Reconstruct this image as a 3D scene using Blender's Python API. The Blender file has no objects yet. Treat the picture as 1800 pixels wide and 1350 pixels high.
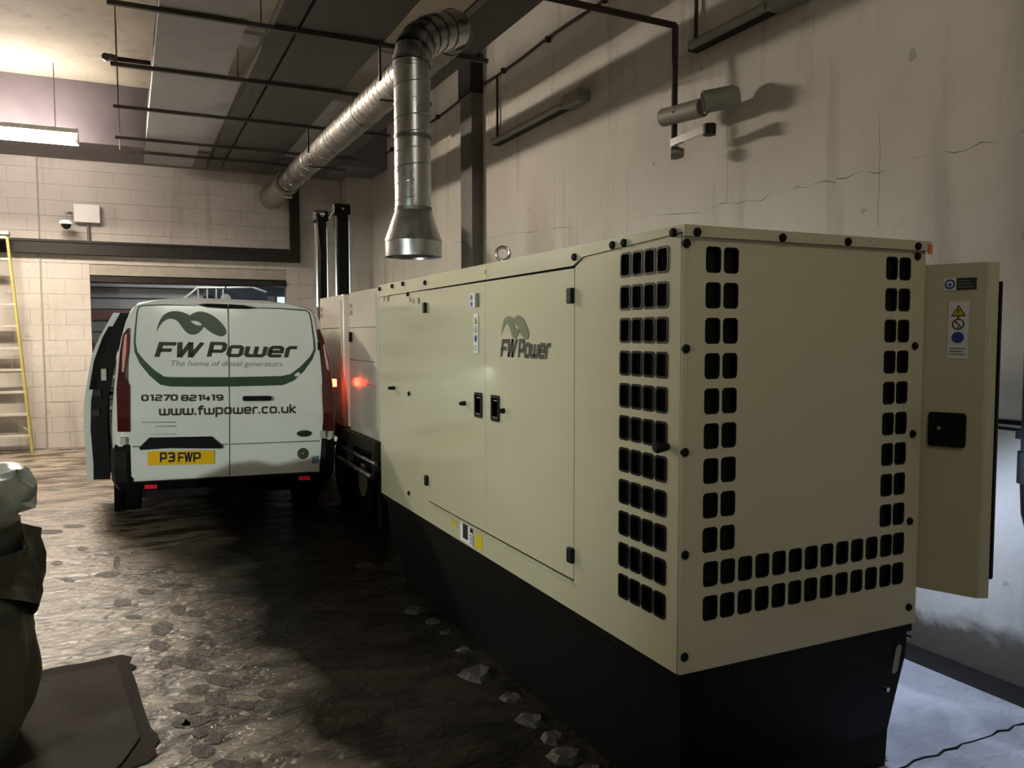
import bpy, bmesh, math, random
from mathutils import Vector, Matrix, noise
random.seed(7)
SC = bpy.context.scene; COL = SC.collection

# ------------------------------------------------------------------ camera
FPX = 1417.7; YAW = math.radians(25.454); PIT = math.radians(3.472); ROL = math.radians(-.106); CAMZ = 1.64
F_ = Vector((math.sin(YAW)*math.cos(PIT), math.cos(YAW)*math.cos(PIT), -math.sin(PIT)))
R0 = Vector((math.cos(YAW), -math.sin(YAW), 0)); U0 = R0.cross(F_)
R_ = R0*math.cos(ROL)+U0*math.sin(ROL); U_ = R_.cross(F_)
cam = bpy.data.cameras.new('camera'); camo = bpy.data.objects.new('camera', cam); COL.objects.link(camo)
cam.sensor_width = 36; cam.lens = FPX/1800*36; cam.clip_start = .05
m = Matrix.Identity(4)
for i in range(3):
    m[i][0], m[i][1], m[i][2] = R_[i], U_[i], -F_[i]
m[2][3] = CAMZ
camo.matrix_world = m; SC.camera = camo
def P(px, py, X=None, Y=None, Z=None):
    """point of the place on a wall plane, seen at a photo pixel (measuring help)"""
    d = F_+R_*((px-900)/FPX)-U_*((py-675)/FPX)
    C = Vector((0, 0, CAMZ)); i, v = (0, X) if X is not None else (1, Y) if Y is not None else (2, Z)
    return C+d*((v-C[i])/d[i])

# ------------------------------------------------------------------ world, light, exposure
w = bpy.data.worlds.new('world'); SC.world = w; w.use_nodes = True
w.node_tree.nodes['Background'].inputs[0].default_value = (.02, .022, .025, 1)
w.node_tree.nodes['Background'].inputs[1].default_value = .3
SC.view_settings.view_transform = 'Standard'; SC.view_settings.look = 'None'
SC.view_settings.exposure = 0; SC.view_settings.gamma = 1; SC.view_settings.use_curve_mapping = False
LAMP_FAR = 900.0       # emission of the tube in view
LAMP_NEAR = 68.0      # emission of the tube behind the camera
LAMP_UP = 140.0       # emission of a tube added behind the fitting for wall and ceiling
def area(name, loc, target, sx, sy, power, col):
    l = bpy.data.lights.new(name, 'AREA'); l.shape = 'RECTANGLE'; l.size = sx; l.size_y = sy; l.energy = power; l.color = col
    o = bpy.data.objects.new(name, l); COL.objects.link(o); o.location = loc
    o.rotation_euler = (Vector(target)-Vector(loc)).to_track_quat('-Z', 'Y').to_euler(); return o
def spot(name, loc, target, power, col, ang=60, blend=.6, r=.03):
    l = bpy.data.lights.new(name, 'SPOT'); l.energy = power; l.color = col; l.spot_size = math.radians(ang); l.spot_blend = blend; l.shadow_soft_size = r
    o = bpy.data.objects.new(name, l); COL.objects.link(o); o.location = loc
    o.rotation_euler = (Vector(target)-Vector(loc)).to_track_quat('-Z', 'Y').to_euler(); return o
spot('inspection_light', (2.98, 2.72, 1.2), (3.0, 1.8, 0), 50, (.60, .72, 1), 150, .5)      # in the gap behind the open door
spot('fill_spot', (-3.4, .2, 1.9), (.9, 5.6, 1.45), 900, (.90, 1, .88), 70, .9, .04)          # unseen fill added to light the van and the generator side

# ------------------------------------------------------------------ helpers
def hexc(r, g, b):
    f = lambda c: (c/255/12.92 if c/255 < .04045 else ((c/255+.055)/1.055)**2.4)
    return (f(r), f(g), f(b), 1)
def mat(name, c, rough=.5, metal=0, var=.12, scale=6, bump=0, bscale=40, emit=None, es=0, coat=0, c2=None, dist=0, rv=0, alpha=None, trans=0, spec=None):
    mt = bpy.data.materials.new(name); mt.use_nodes = True; nt = mt.node_tree; b = nt.nodes['Principled BSDF']
    c = tuple(c) if len(c) == 4 else (*c, 1)
    tc = nt.nodes.new('ShaderNodeTexCoord'); no = nt.nodes.new('ShaderNodeTexNoise'); nt.links.new(tc.outputs['Object'], no.inputs['Vector'])
    no.inputs['Scale'].default_value = scale; no.inputs['Detail'].default_value = 6; no.inputs['Distortion'].default_value = dist
    rp = nt.nodes.new('ShaderNodeValToRGB'); nt.links.new(no.outputs['Fac'], rp.inputs['Fac'])
    rp.color_ramp.elements[0].position = .3; rp.color_ramp.elements[1].position = .7
    lo = c2 if c2 else tuple(x*(1-var) for x in c[:3])+(1,)
    rp.color_ramp.elements[0].color = lo; rp.color_ramp.elements[1].color = c
    nt.links.new(rp.outputs['Color'], b.inputs['Base Color'])
    b.inputs['Roughness'].default_value = rough; b.inputs['Metallic'].default_value = metal
    if rv:
        mr = nt.nodes.new('ShaderNodeMapRange'); nt.links.new(no.outputs['Fac'], mr.inputs['Value'])
        mr.inputs['From Min'].default_value = .3; mr.inputs['From Max'].default_value = .7
        mr.inputs['To Min'].default_value = rough-rv; mr.inputs['To Max'].default_value = rough+rv
        nt.links.new(mr.outputs['Result'], b.inputs['Roughness'])
    if coat: b.inputs['Coat Weight'].default_value = coat; b.inputs['Coat Roughness'].default_value = .08
    if bump:
        n2 = nt.nodes.new('ShaderNodeTexNoise'); n2.inputs['Scale'].default_value = bscale; n2.inputs['Detail'].default_value = 5
        nt.links.new(tc.outputs['Object'], n2.inputs['Vector'])
        bp = nt.nodes.new('ShaderNodeBump'); bp.inputs['Strength'].default_value = bump; bp.inputs['Distance'].default_value = .02
        nt.links.new(n2.outputs['Fac'], bp.inputs['Height']); nt.links.new(bp.outputs['Normal'], b.inputs['Normal'])
    if emit: b.inputs['Emission Color'].default_value = (*emit, 1); b.inputs['Emission Strength'].default_value = es
    if spec is not None: b.inputs['Specular IOR Level'].default_value = spec
    if trans: b.inputs['Transmission Weight'].default_value = trans
    return mt
WM = {}   # object -> world matrix of its frame
def setp(o, **k):
    for a, v in k.items():
        if v is not None: o[a] = v
    return o
def thing(name, label, cat, loc=(0, 0, 0), rot=(0, 0, 0), group=None):
    o = bpy.data.objects.new(name, None); COL.objects.link(o); o.location = loc; o.rotation_euler = rot; o.empty_display_size = .1
    WM[o.name] = Matrix.Translation(Vector(loc)) @ __import__('mathutils').Euler(rot).to_matrix().to_4x4()
    return setp(o, label=label, category=cat, group=group)
def obj(name, bm, m, parent=None, smooth=False, bevel=0, label=None, **k):
    """bm in world coordinates -> one mesh object, stored in its parent's frame"""
    if isinstance(bm, MB): bm = bm.bm
    M = WM[parent.name] if parent else Matrix.Identity(4)
    if parent: bmesh.ops.transform(bm, matrix=M.inverted(), verts=bm.verts)
    bmesh.ops.recalc_face_normals(bm, faces=bm.faces)
    me = bpy.data.meshes.new(name); bm.to_mesh(me); bm.free()
    if smooth: me.polygons.foreach_set('use_smooth', [True]*len(me.polygons)); 
    if smooth: me.set_sharp_from_angle(angle=math.radians(38))
    me.materials.append(m)
    o = bpy.data.objects.new(name, me); COL.objects.link(o)
    if parent: o.parent = parent
    WM[o.name] = M
    if bevel:
        b = o.modifiers.new('bevel', 'BEVEL'); b.width = bevel; b.segments = 2; b.limit_method = 'ANGLE'
    if label: o['label'] = label
    return setp(o, **k)
class MB:
    def __init__(s): s.bm = bmesh.new()
    def box(s, x0, x1, y0, y1, z0, z1):
        v = [s.bm.verts.new((x, y, z)) for z in (z0, z1) for y in (y0, y1) for x in (x0, x1)]
        for f in ((0, 2, 3, 1), (4, 5, 7, 6), (0, 1, 5, 4), (2, 6, 7, 3), (0, 4, 6, 2), (1, 3, 7, 5)): s.bm.faces.new([v[i] for i in f])
        return s
    def obox(s, p, q, a, b, up=(0, 0, 1)):
        """box bar from p to q, a wide, b thick"""
        p, q, up = Vector(p), Vector(q), Vector(up); d = (q-p).normalized(); si = d.cross(up)
        if si.length < 1e-4: si = d.cross(Vector((0, 1, 0)))
        si.normalize(); u = si.cross(d)
        v = [s.bm.verts.new(e+si*(i*a/2)+u*(j*b/2)) for e in (p, q) for (i, j) in ((-1, -1), (1, -1), (1, 1), (-1, 1))]
        for f in ((0, 1, 2, 3), (7, 6, 5, 4), (0, 4, 5, 1), (1, 5, 6, 2), (2, 6, 7, 3), (3, 7, 4, 0)): s.bm.faces.new([v[i] for i in f])
        return s
    def tube(s, pts, r, n=16, cap=True):
        pts = [Vector(p) for p in pts]; rr = r if isinstance(r, (list, tuple)) else [r]*len(pts); rings = []
        d0 = (pts[1]-pts[0]).normalized(); up = Vector((0, 0, 1)) if abs(d0.z) < .9 else Vector((1, 0, 0)); a = d0.cross(up).normalized()
        for i, p in enumerate(pts):
            if i == 0: d = pts[1]-pts[0]
            elif i == len(pts)-1: d = pts[-1]-pts[-2]
            else: d = (pts[i+1]-p).normalized()+(p-pts[i-1]).normalized()
            if d.length < 1e-6: d = d0
            d.normalize(); a = (a-d*a.dot(d)).normalized(); b = d.cross(a)
            k = 1
            if 0 < i < len(pts)-1:
                c = (pts[i+1]-p).normalized().dot(d); k = 1
            rings.append([s.bm.verts.new(p+(a*math.cos(2*math.pi*j/n)+b*math.sin(2*math.pi*j/n))*rr[i]*k) for j in range(n)])
        for A, B in zip(rings, rings[1:]):
            for j in range(n): s.bm.faces.new((A[j], A[(j+1) % n], B[(j+1) % n], B[j]))
        if cap: s.bm.faces.new(rings[0][::-1]); s.bm.faces.new(rings[-1])
        return s
    def poly(s, pts):
        s.bm.faces.new([s.bm.verts.new(p) for p in pts]); return s
    def prism(s, pts, d):
        d = Vector(d); a = [s.bm.verts.new(p) for p in pts]; b = [s.bm.verts.new(Vector(p)+d) for p in pts]; n = len(pts)
        s.bm.faces.new(a); s.bm.faces.new(b[::-1])
        for i in range(n): s.bm.faces.new((a[i], b[i], b[(i+1) % n], a[(i+1) % n]))
        return s
    def add(s, bm2):
        me = bpy.data.meshes.new('t'); bm2.to_mesh(me); s.bm.from_mesh(me); bpy.data.meshes.remove(me); bm2.free(); return s
def mesh_at(name, me, parent, loc, rot=None, **k):
    """shared mesh placed at a world point inside a thing"""
    o = bpy.data.objects.new(name, me); COL.objects.link(o); o.parent = parent
    M = WM[parent.name].inverted() @ Matrix.Translation(Vector(loc)) @ (rot.to_4x4() if rot else Matrix.Identity(4))
    o.matrix_basis = M; WM[o.name] = WM[parent.name]; return setp(o, **k)
def to_mesh(bm, m, name, smooth=False):
    if isinstance(bm, MB): bm = bm.bm
    bmesh.ops.recalc_face_normals(bm, faces=bm.faces); me = bpy.data.meshes.new(name); bm.to_mesh(me); bm.free(); me.materials.append(m)
    if smooth: me.polygons.foreach_set('use_smooth', [True]*len(me.polygons)); me.set_sharp_from_angle(angle=math.radians(38))
    return me
def plate(loops, fr, ext=0.0, res=1):
    """filled 2D outline(s) (first outer, others holes) -> bmesh; fr maps (u,v,w) to the world"""
    cu = bpy.data.curves.new('p', 'CURVE'); cu.dimensions = '2D'; cu.fill_mode = 'BOTH' ; cu.extrude = ext/2
    for lp in loops:
        sp = cu.splines.new('POLY'); sp.points.add(len(lp)-1)
        for i, (u, v) in enumerate(lp): sp.points[i].co = (u, v, 0, 1)
        sp.use_cyclic_u = True
    o = bpy.data.objects.new('p', cu); me = o.to_mesh(); bm = bmesh.new(); bm.from_mesh(me); o.to_mesh_clear(); bpy.data.objects.remove(o); bpy.data.curves.remove(cu)
    for v in bm.verts: v.co = fr(v.co.x, v.co.y, v.co.z)
    return bm
def text_bm(body, fr, size=1, off=0.0, shear=0, sx=1, align='LEFT'):
    cu = bpy.data.curves.new('t', 'FONT'); cu.body = body; cu.size = size; cu.offset = off; cu.shear = shear; cu.align_x = align; cu.resolution_u = 3
    o = bpy.data.objects.new('t', cu); me = o.to_mesh(); bm = bmesh.new(); bm.from_mesh(me); o.to_mesh_clear(); bpy.data.objects.remove(o); bpy.data.curves.remove(cu)
    for v in bm.verts: v.co = fr(v.co.x*sx, v.co.y, v.co.z)
    return bm
def rrect(x0, y0, x1, y1, r, n=4):
    o = []
    for cx, cy, a in ((x1-r, y1-r, 0), (x0+r, y1-r, 90), (x0+r, y0+r, 180), (x1-r, y0+r, 270)):
        for i in range(n+1):
            t = math.radians(a+90*i/n); o.append((cx+r*math.cos(t), cy+r*math.sin(t)))
    return o
def circ(cx, cy, r, n=20): return [(cx+r*math.cos(2*math.pi*i/n), cy+r*math.sin(2*math.pi*i/n)) for i in range(n)]
C1 = .12
def box8(x0, y0, x1, y1, c=C1): return [(x0+c, y0), (x1-c, y0), (x1, y0+c), (x1, y1-c), (x1-c, y1), (x0+c, y1), (x0, y1-c), (x0, y0+c)]
GL = {}
GL.update({  # squared lettering: width, list of (polyline, closed)
 '0': (.9, [(box8(.12, .1, .72, .9), 1)]), '1': (.62, [([(.1, .9), (.38, .9), (.38, 0)], 0)]),
 '2': (.9, [([(.1, .9), (.62, .9), (.72, .8), (.72, .6), (.62, .5), (.22, .5), (.12, .4), (.12, .1), (.78, .1)], 0)]),
 '3': (.9, [([(.1, .9), (.62, .9), (.72, .8), (.72, .2), (.62, .1), (.1, .1)], 0), ([(.25, .5), (.72, .5)], 0)]),
 '4': (.9, [([(.12, 1), (.12, .35), (.84, .35)], 0), ([(.62, .75), (.62, 0)], 0)]),
 '7': (.85, [([(.08, .9), (.72, .9), (.3, 0)], 0)]),
 '8': (.9, [(box8(.12, .1, .72, .9), 1), ([(.12, .5), (.72, .5)], 0)]),
 '9': (.9, [([(.72, .45), (.22, .45), (.12, .55), (.12, .8), (.22, .9), (.62, .9), (.72, .8), (.72, .2), (.62, .1), (.12, .1)], 0)]),
 'w': (1.15, [([(.1, .74), (.1, .2), (.2, .1), (.9, .1), (1.0, .2), (1.0, .74)], 0), ([(.55, .74), (.55, .1)], 0)]),
 'f': (.62, [([(.6, .92), (.32, .92), (.22, .82), (.22, 0)], 0), ([(.02, .66), (.56, .66)], 0)]),
 'p': (.9, [([(.12, -.28), (.12, .70), (.62, .70), (.72, .60), (.72, .2), (.62, .1), (.12, .1)], 0)]),
 'o': (.9, [(box8(.12, .1, .72, .70, .1), 1)]),
 'e': (.9, [([(.76, .1), (.22, .1), (.12, .2), (.12, .60), (.22, .70), (.62, .70), (.72, .60), (.72, .40), (.12, .40)], 0)]),
 'r': (.62, [([(.12, 0), (.12, .60), (.22, .70), (.58, .70)], 0)]),
 'c': (.85, [([(.7, .70), (.22, .70), (.12, .60), (.12, .2), (.22, .1), (.7, .1)], 0)]),
 'u': (.9, [([(.12, .74), (.12, .2), (.22, .1), (.72, .1), (.72, .74)], 0)]),
 'k': (.85, [([(.12, 0), (.12, 1)], 0), ([(.7, .74), (.2, .38), (.72, 0)], 0)]),
 '.': (.36, [([(.13, 0), (.13, .2)], 0)]), ' ': (.5, []),
 'F': (.86, [([(.12, 0), (.12, .88), (.82, .88)], 0), ([(.12, .46), (.7, .46)], 0)]),
 'W': (1.3, [([(.1, 1), (.3, 0)], 0), ([(.3, 0), (.62, 1)], 0), ([(.62, 1), (.8, 0)], 0), ([(.8, 0), (1.16, 1)], 0)]),
 'P': (.92, [([(.12, 0), (.12, .9), (.66, .9), (.76, .8), (.76, .48), (.66, .38), (.12, .38)], 0)]),
})
def ribbon(bm, pts, closed, hw, fr):
    n = len(pts); L = []; Rr = []
    for i in range(n):
        p = Vector(pts[i]); a = Vector(pts[i-1]) if (i or closed) else None; b = Vector(pts[(i+1) % n]) if (i < n-1 or closed) else None
        d1 = (p-a).normalized() if a is not None else None; d2 = (b-p).normalized() if b is not None else None
        d1 = d1 or d2; d2 = d2 or d1
        n1 = Vector((-d1.y, d1.x)); n2 = Vector((-d2.y, d2.x)); t = n1+n2
        t = t.normalized() if t.length > 1e-5 else n1; k = 1/max(.45, t.dot(n1))
        L.append(p+t*hw*k); Rr.append(p-t*hw*k)
    lv = [bm.verts.new(fr(v.x, v.y, 0)) for v in L]; rv = [bm.verts.new(fr(v.x, v.y, 0)) for v in Rr]
    for i in range(n if closed else n-1):
        j = (i+1) % n
        try: bm.faces.new((lv[i], lv[j], rv[j], rv[i]))
        except ValueError: pass
def letters(s, width, height, fr, hw=.11, slant=0.0, gap=.0):
    """squared stroke lettering of total width and cap height, origin lower left"""
    bm = bmesh.new(); tot = sum(GL[c][0]+gap for c in s); k = width/tot; x = 0
    for c in s:
        wd, sts = GL[c]
        for pts, cl in sts:
            ribbon(bm, pts, cl, hw, lambda u, v, q, x=x: fr((x+u)*k+v*slant*height, v*height, 0))
        x += wd+gap
    return bm
def bez(P0, P1, P2, P3, n=10):
    return [tuple((1-t)**3*a+3*(1-t)**2*t*b+3*(1-t)*t*t*c+t**3*d for a, b, c, d in zip(P0, P1, P2, P3)) for t in [i/n for i in range(n)]]
def swoosh(sc, fr):
    """the two humped wave above the lettering; unit width 1, height about .34"""
    o = []
    o += bez((0, 0), (.03, .22), (.12, .33), (.27, .33)); o += bez((.27, .33), (.36, .33), (.42, .3), (.47, .27), 6)
    o += bez((.47, .27), (.52, .31), (.56, .335), (.63, .335), 6); o += bez((.63, .335), (.8, .33), (.98, .15), (1.0, .04))
    o += bez((1.0, .04), (1.0, -.02), (.95, -.05), (.9, -.04), 6); o += bez((.9, -.04), (.82, -.02), (.74, .03), (.67, .1), 6)
    o += bez((.67, .1), (.63, .03), (.58, -.03), (.5, -.025), 6); o += bez((.5, -.025), (.4, -.02), (.36, .1), (.3, .17), 8)
    o += bez((.3, .17), (.22, .24), (.1, .24), (.0, .0), 10)
    hole = bez((.48, .18), (.53, .2), (.6, .19), (.645, .13), 6)+bez((.645, .13), (.6, .1), (.53, .13), (.48, .18), 6)
    return plate([[(u*sc, v*sc) for u, v in o], [(u*sc, v*sc) for u, v in hole[::-1]]], fr)

# ------------------------------------------------------------------ materials
M = {}
M['black'] = mat('black_plastic', hexc(12, 12, 12), .6, var=.3, spec=.2)
M['rubber'] = mat('rubber', hexc(14, 14, 14), .75, var=.3, bump=.2, spec=.2)
M['beige'] = mat('beige_enamel', (.50, .475, .345, 1), .27, var=.05, scale=2, coat=.5, bump=.015, bscale=3)
M['blackpaint'] = mat('black_enamel', hexc(8, 8, 9), .45, var=.3, bump=.05, spec=.2)
M['dark'] = mat('dark_void', hexc(5, 5, 6), .8, var=.2)
M['traydark'] = mat('grimy_tray_steel', hexc(66, 64, 62), .6, 0, var=.25, scale=5)
M['strut'] = mat('strut_steel', hexc(78, 74, 69), .6, .1, var=.3)
M['galv'] = mat('galvanised_steel', (.55, .57, .58, 1), .32, 1, var=.25, scale=9, rv=.08, bump=.03, bscale=8)
M['galvdull'] = mat('dull_galvanised_steel', (.26, .25, .235, 1), .5, 1, var=.3, scale=14, rv=.1)
M['tray'] = mat('dull_tray_steel', hexc(158, 158, 162), .55, 0, var=.25, scale=5, rv=.1)
M['chrome'] = mat('chrome', (.75, .75, .76, 1), .15, 1, var=.1)
M['conduit'] = mat('grey_conduit', hexc(95, 92, 88), .5, 0, var=.2)
M['darkmetal'] = mat('dark_steel', hexc(38, 34, 30), .55, .4, var=.35, scale=20)
M['rust'] = mat('rusty_pipe', hexc(60, 42, 34), .7, .2, var=.4, scale=25, c2=hexc(34, 27, 24))
M['white'] = mat('white_label', hexc(215, 218, 222), .4, var=.04)
M['blue'] = mat('blue_print', hexc(40, 60, 150), .4, var=.1)
M['yellow'] = mat('yellow_print', hexc(205, 180, 40), .4, var=.1)
M['amber'] = mat('amber_reflector', hexc(220, 120, 60), .35, var=.1)
M['ink'] = mat('dark_print', hexc(40, 42, 36), .4, var=.1)
M['olive'] = mat('olive_print', hexc(98, 106, 78), .4, var=.08)
M['green'] = mat('green_vinyl', hexc(42, 72, 58), .3, var=.08)
M['greyink'] = mat('grey_print', hexc(120, 128, 124), .4, var=.1)
M['vanwhite'] = mat('white_van_paint', hexc(232, 236, 236), .25, var=.04, scale=1.5, coat=.4, c2=hexc(222, 226, 226))
M['glass'] = mat('dark_glass', hexc(12, 14, 16), .08, var=.2)
M['redlamp'] = mat('red_lens', hexc(150, 18, 24), .15, var=.2, coat=.5)
M['darkred'] = mat('dark_red_lens', hexc(72, 12, 14), .15, var=.2, coat=.5)
M['pinklens'] = mat('clear_pink_lens', hexc(225, 170, 170), .15, var=.15, coat=.5)
M['reflector'] = mat('red_reflector', hexc(210, 20, 40), .25, var=.1, emit=(.6, .02, .05), es=.12)
M['tail'] = mat('lit_tail_lamp', hexc(255, 40, 20), .3, emit=(1, .07, .03), es=14)
M['plate'] = mat('yellow_number_plate', hexc(240, 190, 10), .35, var=.04)
M['ladder'] = mat('yellow_fibreglass', hexc(158, 146, 78), .5, var=.15)
M['alu'] = mat('worn_aluminium', hexc(190, 186, 174), .5, .2, var=.2, scale=30)
M['cabinet'] = mat('white_cabinet_enamel', hexc(214, 208, 198), .16, var=.05, coat=.7)
M['sheet'] = mat('polythene_sheet', hexc(172, 178, 178), .25, var=.35, scale=7, bump=.5, bscale=9)
M['sack'] = mat('dark_woven_sack', hexc(96, 96, 90), .38, var=.35, scale=4, bump=.3, bscale=9, c2=hexc(52, 53, 50))
M['lampwhite'] = mat('white_lamp_body', hexc(225, 225, 220), .4, var=.05)
M['grey'] = mat('grey_housing', hexc(140, 138, 128), .5, var=.12)
M['tube'] = mat('lit_tube', (1, 1, 1, 1), .4, emit=(1, .86, .70), es=LAMP_FAR)
M['tube2'] = mat('lit_tube_left', (1, 1, 1, 1), .4, emit=(1, .93, .76), es=LAMP_NEAR)
M['tube3'] = mat('added_tube', (1, 1, 1, 1), .4, emit=(1, .87, .78), es=LAMP_UP)
M['shutter'] = mat('shutter_steel', hexc(150, 148, 145), .4, .3, var=.15, scale=3)
M['redbrown'] = mat('red_brown_board', hexc(120, 80, 74), .6, var=.2)
M['bluewhite'] = mat('pale_panel', hexc(220, 232, 245), .4, var=.03)
M['opening'] = mat('dim_blue_wall', hexc(78, 86, 94), .7, var=.2)
M['mud'] = mat('wet_mud', hexc(40, 33, 26), .6, var=.3, scale=18, bump=.3, bscale=30, spec=.25)
M['plateblack'] = mat('rusty_iron_plate', hexc(50, 45, 38), .8, 0, var=.3, scale=4, bump=.12, bscale=18, rv=.08, spec=.12)
M['stone'] = mat('pale_rubble', hexc(190, 185, 170), .6, var=.3, scale=30)

def wall_material(name, base, dark, blotch, kind):
    mt = bpy.data.materials.new(name); mt.use_nodes = True; nt = mt.node_tree; b = nt.nodes['Principled BSDF']; L = nt.links.new
    tc = nt.nodes.new('ShaderNodeTexCoord'); g = nt.nodes.new('ShaderNodeNewGeometry')
    def nz(scale, detail=6, dist=0, vec=None):
        n = nt.nodes.new('ShaderNodeTexNoise'); n.inputs['Scale'].default_value = scale; n.inputs['Detail'].default_value = detail; n.inputs['Distortion'].default_value = dist
        L(vec or g.outputs['Position'], n.inputs['Vector']); return n
    def ramp(src, a, b_, ca, cb):
        r = nt.nodes.new('ShaderNodeValToRGB'); L(src, r.inputs['Fac']); e = r.color_ramp.elements
        e[0].position = a; e[1].position = b_; e[0].color = ca; e[1].color = cb; return r
    def mix(f, a, b_, mode='MIX'):
        mx = nt.nodes.new('ShaderNodeMix'); mx.data_type = 'RGBA'; mx.blend_type = mode
        if isinstance(f, float): mx.inputs[0].default_value = f
        else: L(f, mx.inputs[0])
        for v, i in ((a, 6), (b_, 7)):
            if isinstance(v, tuple): mx.inputs[i].default_value = v
            else: L(v, mx.inputs[i])
        return mx.outputs[2]
    W1 = (1, 1, 1, 1); K = (0, 0, 0, 1)
    n1 = nz(.9, 8, .4); c = ramp(n1.outputs['Fac'], .35, .65, blotch, base).outputs['Color']
    # vertical streaks
    mp = nt.nodes.new('ShaderNodeMapping'); mp.inputs['Scale'].default_value = (5, 5, .5); L(g.outputs['Position'], mp.inputs['Vector'])
    st = nz(1.0, 5, .3, mp.outputs['Vector']); c = mix(ramp(st.outputs['Fac'], .55, .72, K, (.45, .45, .45, 1)).outputs['Color'], c, dark)
    sp = nz(7, 3); c = mix(ramp(sp.outputs['Fac'], .72, .76, K, (.6, .6, .6, 1)).outputs['Color'], c, dark)
    if kind == 'concrete':
        # exposed dark band low down on the wall
        se = nt.nodes.new('ShaderNodeSeparateXYZ'); L(g.outputs['Position'], se.inputs[0])
        ed = nz(3, 6, .5); ad = nt.nodes.new('ShaderNodeMath'); ad.operation = 'MULTIPLY_ADD'; L(ed.outputs['Fac'], ad.inputs[0]); ad.inputs[1].default_value = -.35; L(se.outputs['Z'], ad.inputs[2])
        c = mix(ramp(ad.outputs[0], .0, .06, W1, K).outputs['Color'], c, hexc(88, 82, 72))
    L(c, b.inputs['Base Color']); b.inputs['Roughness'].default_value = .75
    bn = nz(14, 8); bp = nt.nodes.new('ShaderNodeBump'); bp.inputs['Strength'].default_value = .25; bp.inputs['Distance'].default_value = .02
    L(bn.outputs['Fac'], bp.inputs['Height']); L(bp.outputs['Normal'], b.inputs['Normal'])
    return mt
M['wall'] = wall_material('painted_concrete', (.53, .51, .465, 1), (.24, .22, .19, 1), (.45, .43, .385, 1), 'concrete')
M['block'] = wall_material('painted_blockwork', (.47, .435, .395, 1), (.24, .215, .18, 1), (.39, .36, .32, 1), 'block')
M['soffit'] = wall_material('soffit_concrete', (.50, .46, .36, 1), (.24, .21, .16, 1), (.38, .34, .27, 1), 'soffit')
M['mortar'] = mat('mortar', (.34, .31, .26, 1), .85, var=.2)
def floor_material():
    mt = bpy.data.materials.new('wet_muddy_concrete'); mt.use_nodes = True; nt = mt.node_tree; b = nt.nodes['Principled BSDF']; L = nt.links.new
    g = nt.nodes.new('ShaderNodeNewGeometry'); se = nt.nodes.new('ShaderNodeSeparateXYZ'); L(g.outputs['Position'], se.inputs[0])
    def nz(scale, detail, dist, sc=(1, 1, 1), rot=0):
        mp = nt.nodes.new('ShaderNodeMapping'); mp.inputs['Scale'].default_value = sc; mp.inputs['Rotation'].default_value = (0, 0, rot); L(g.outputs['Position'], mp.inputs['Vector'])
        n = nt.nodes.new('ShaderNodeTexNoise'); n.inputs['Scale'].default_value = scale; n.inputs['Detail'].default_value = detail; n.inputs['Distortion'].default_value = dist
        L(mp.outputs['Vector'], n.inputs['Vector']); return n.outputs['Fac']
    def ramp(src, a, b_, ca, cb):
        r = nt.nodes.new('ShaderNodeValToRGB'); L(src, r.inputs['Fac']); e = r.color_ramp.elements
        e[0].position = a; e[1].position = b_; e[0].color = ca; e[1].color = cb; return r.outputs['Color']
    def mix(f, a, b_):
        mx = nt.nodes.new('ShaderNodeMix'); mx.data_type = 'RGBA'; L(f, mx.inputs[0])
        for v, i in ((a, 6), (b_, 7)):
            if isinstance(v, tuple): mx.inputs[i].default_value = v
            else: L(v, mx.inputs[i])
        return mx.outputs[2]
    K = (0, 0, 0, 1); W1 = (1, 1, 1, 1)
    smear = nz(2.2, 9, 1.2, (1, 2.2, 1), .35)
    mudL = ramp(smear, .42, .55, (.035, .028, .020, 1), (.21, .172, .135, 1)); mudWetShade = ramp(smear, .38, .62, (.006, .0055, .004, 1), (.018, .016, .012, 1))
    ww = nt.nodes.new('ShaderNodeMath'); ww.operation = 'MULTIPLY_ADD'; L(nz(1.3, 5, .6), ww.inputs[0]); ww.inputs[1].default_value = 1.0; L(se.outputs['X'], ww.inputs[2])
    wet_shade = nt.nodes.new('ShaderNodeMapRange'); L(ww.outputs[0], wet_shade.inputs['Value']); wet_shade.inputs['From Min'].default_value = .7; wet_shade.inputs['From Max'].default_value = 1.25  # wet floor, with the van's shadow also put into the colour
    mud = mix(wet_shade.outputs['Result'], mudL, mudWetShade)
    dry = ramp(nz(3, 8, .5), .35, .65, (.30, .31, .34, 1), (.50, .51, .55, 1))
    wet = nt.nodes.new('ShaderNodeMath'); wet.operation = 'MULTIPLY_ADD'; L(nz(2.5, 5, .3), wet.inputs[0]); wet.inputs[1].default_value = .5; L(se.outputs['X'], wet.inputs[2])
    isdry = nt.nodes.new('ShaderNodeMapRange'); L(wet.outputs[0], isdry.inputs['Value']); isdry.inputs['From Min'].default_value = 2.3; isdry.inputs['From Max'].default_value = 2.75
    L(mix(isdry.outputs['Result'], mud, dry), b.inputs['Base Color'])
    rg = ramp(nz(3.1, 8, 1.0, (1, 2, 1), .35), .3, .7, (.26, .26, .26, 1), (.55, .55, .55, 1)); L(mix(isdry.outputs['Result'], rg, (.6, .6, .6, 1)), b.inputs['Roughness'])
    L(mix(wet_shade.outputs['Result'], (.5, .5, .5, 1), (.015, .015, .015, 1)), b.inputs['Specular IOR Level'])  # reflection cut too where the floor is painted dark
    hs = nt.nodes.new('ShaderNodeMath'); hs.operation = 'ADD'; L(smear, hs.inputs[0]); L(nz(11, 6, .8, (1, 2, 1), .35), hs.inputs[1])
    bp = nt.nodes.new('ShaderNodeBump'); bp.inputs['Strength'].default_value = .55; bp.inputs['Distance'].default_value = .035
    L(hs.outputs[0], bp.inputs['Height']); L(bp.outputs['Normal'], b.inputs['Normal'])
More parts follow.
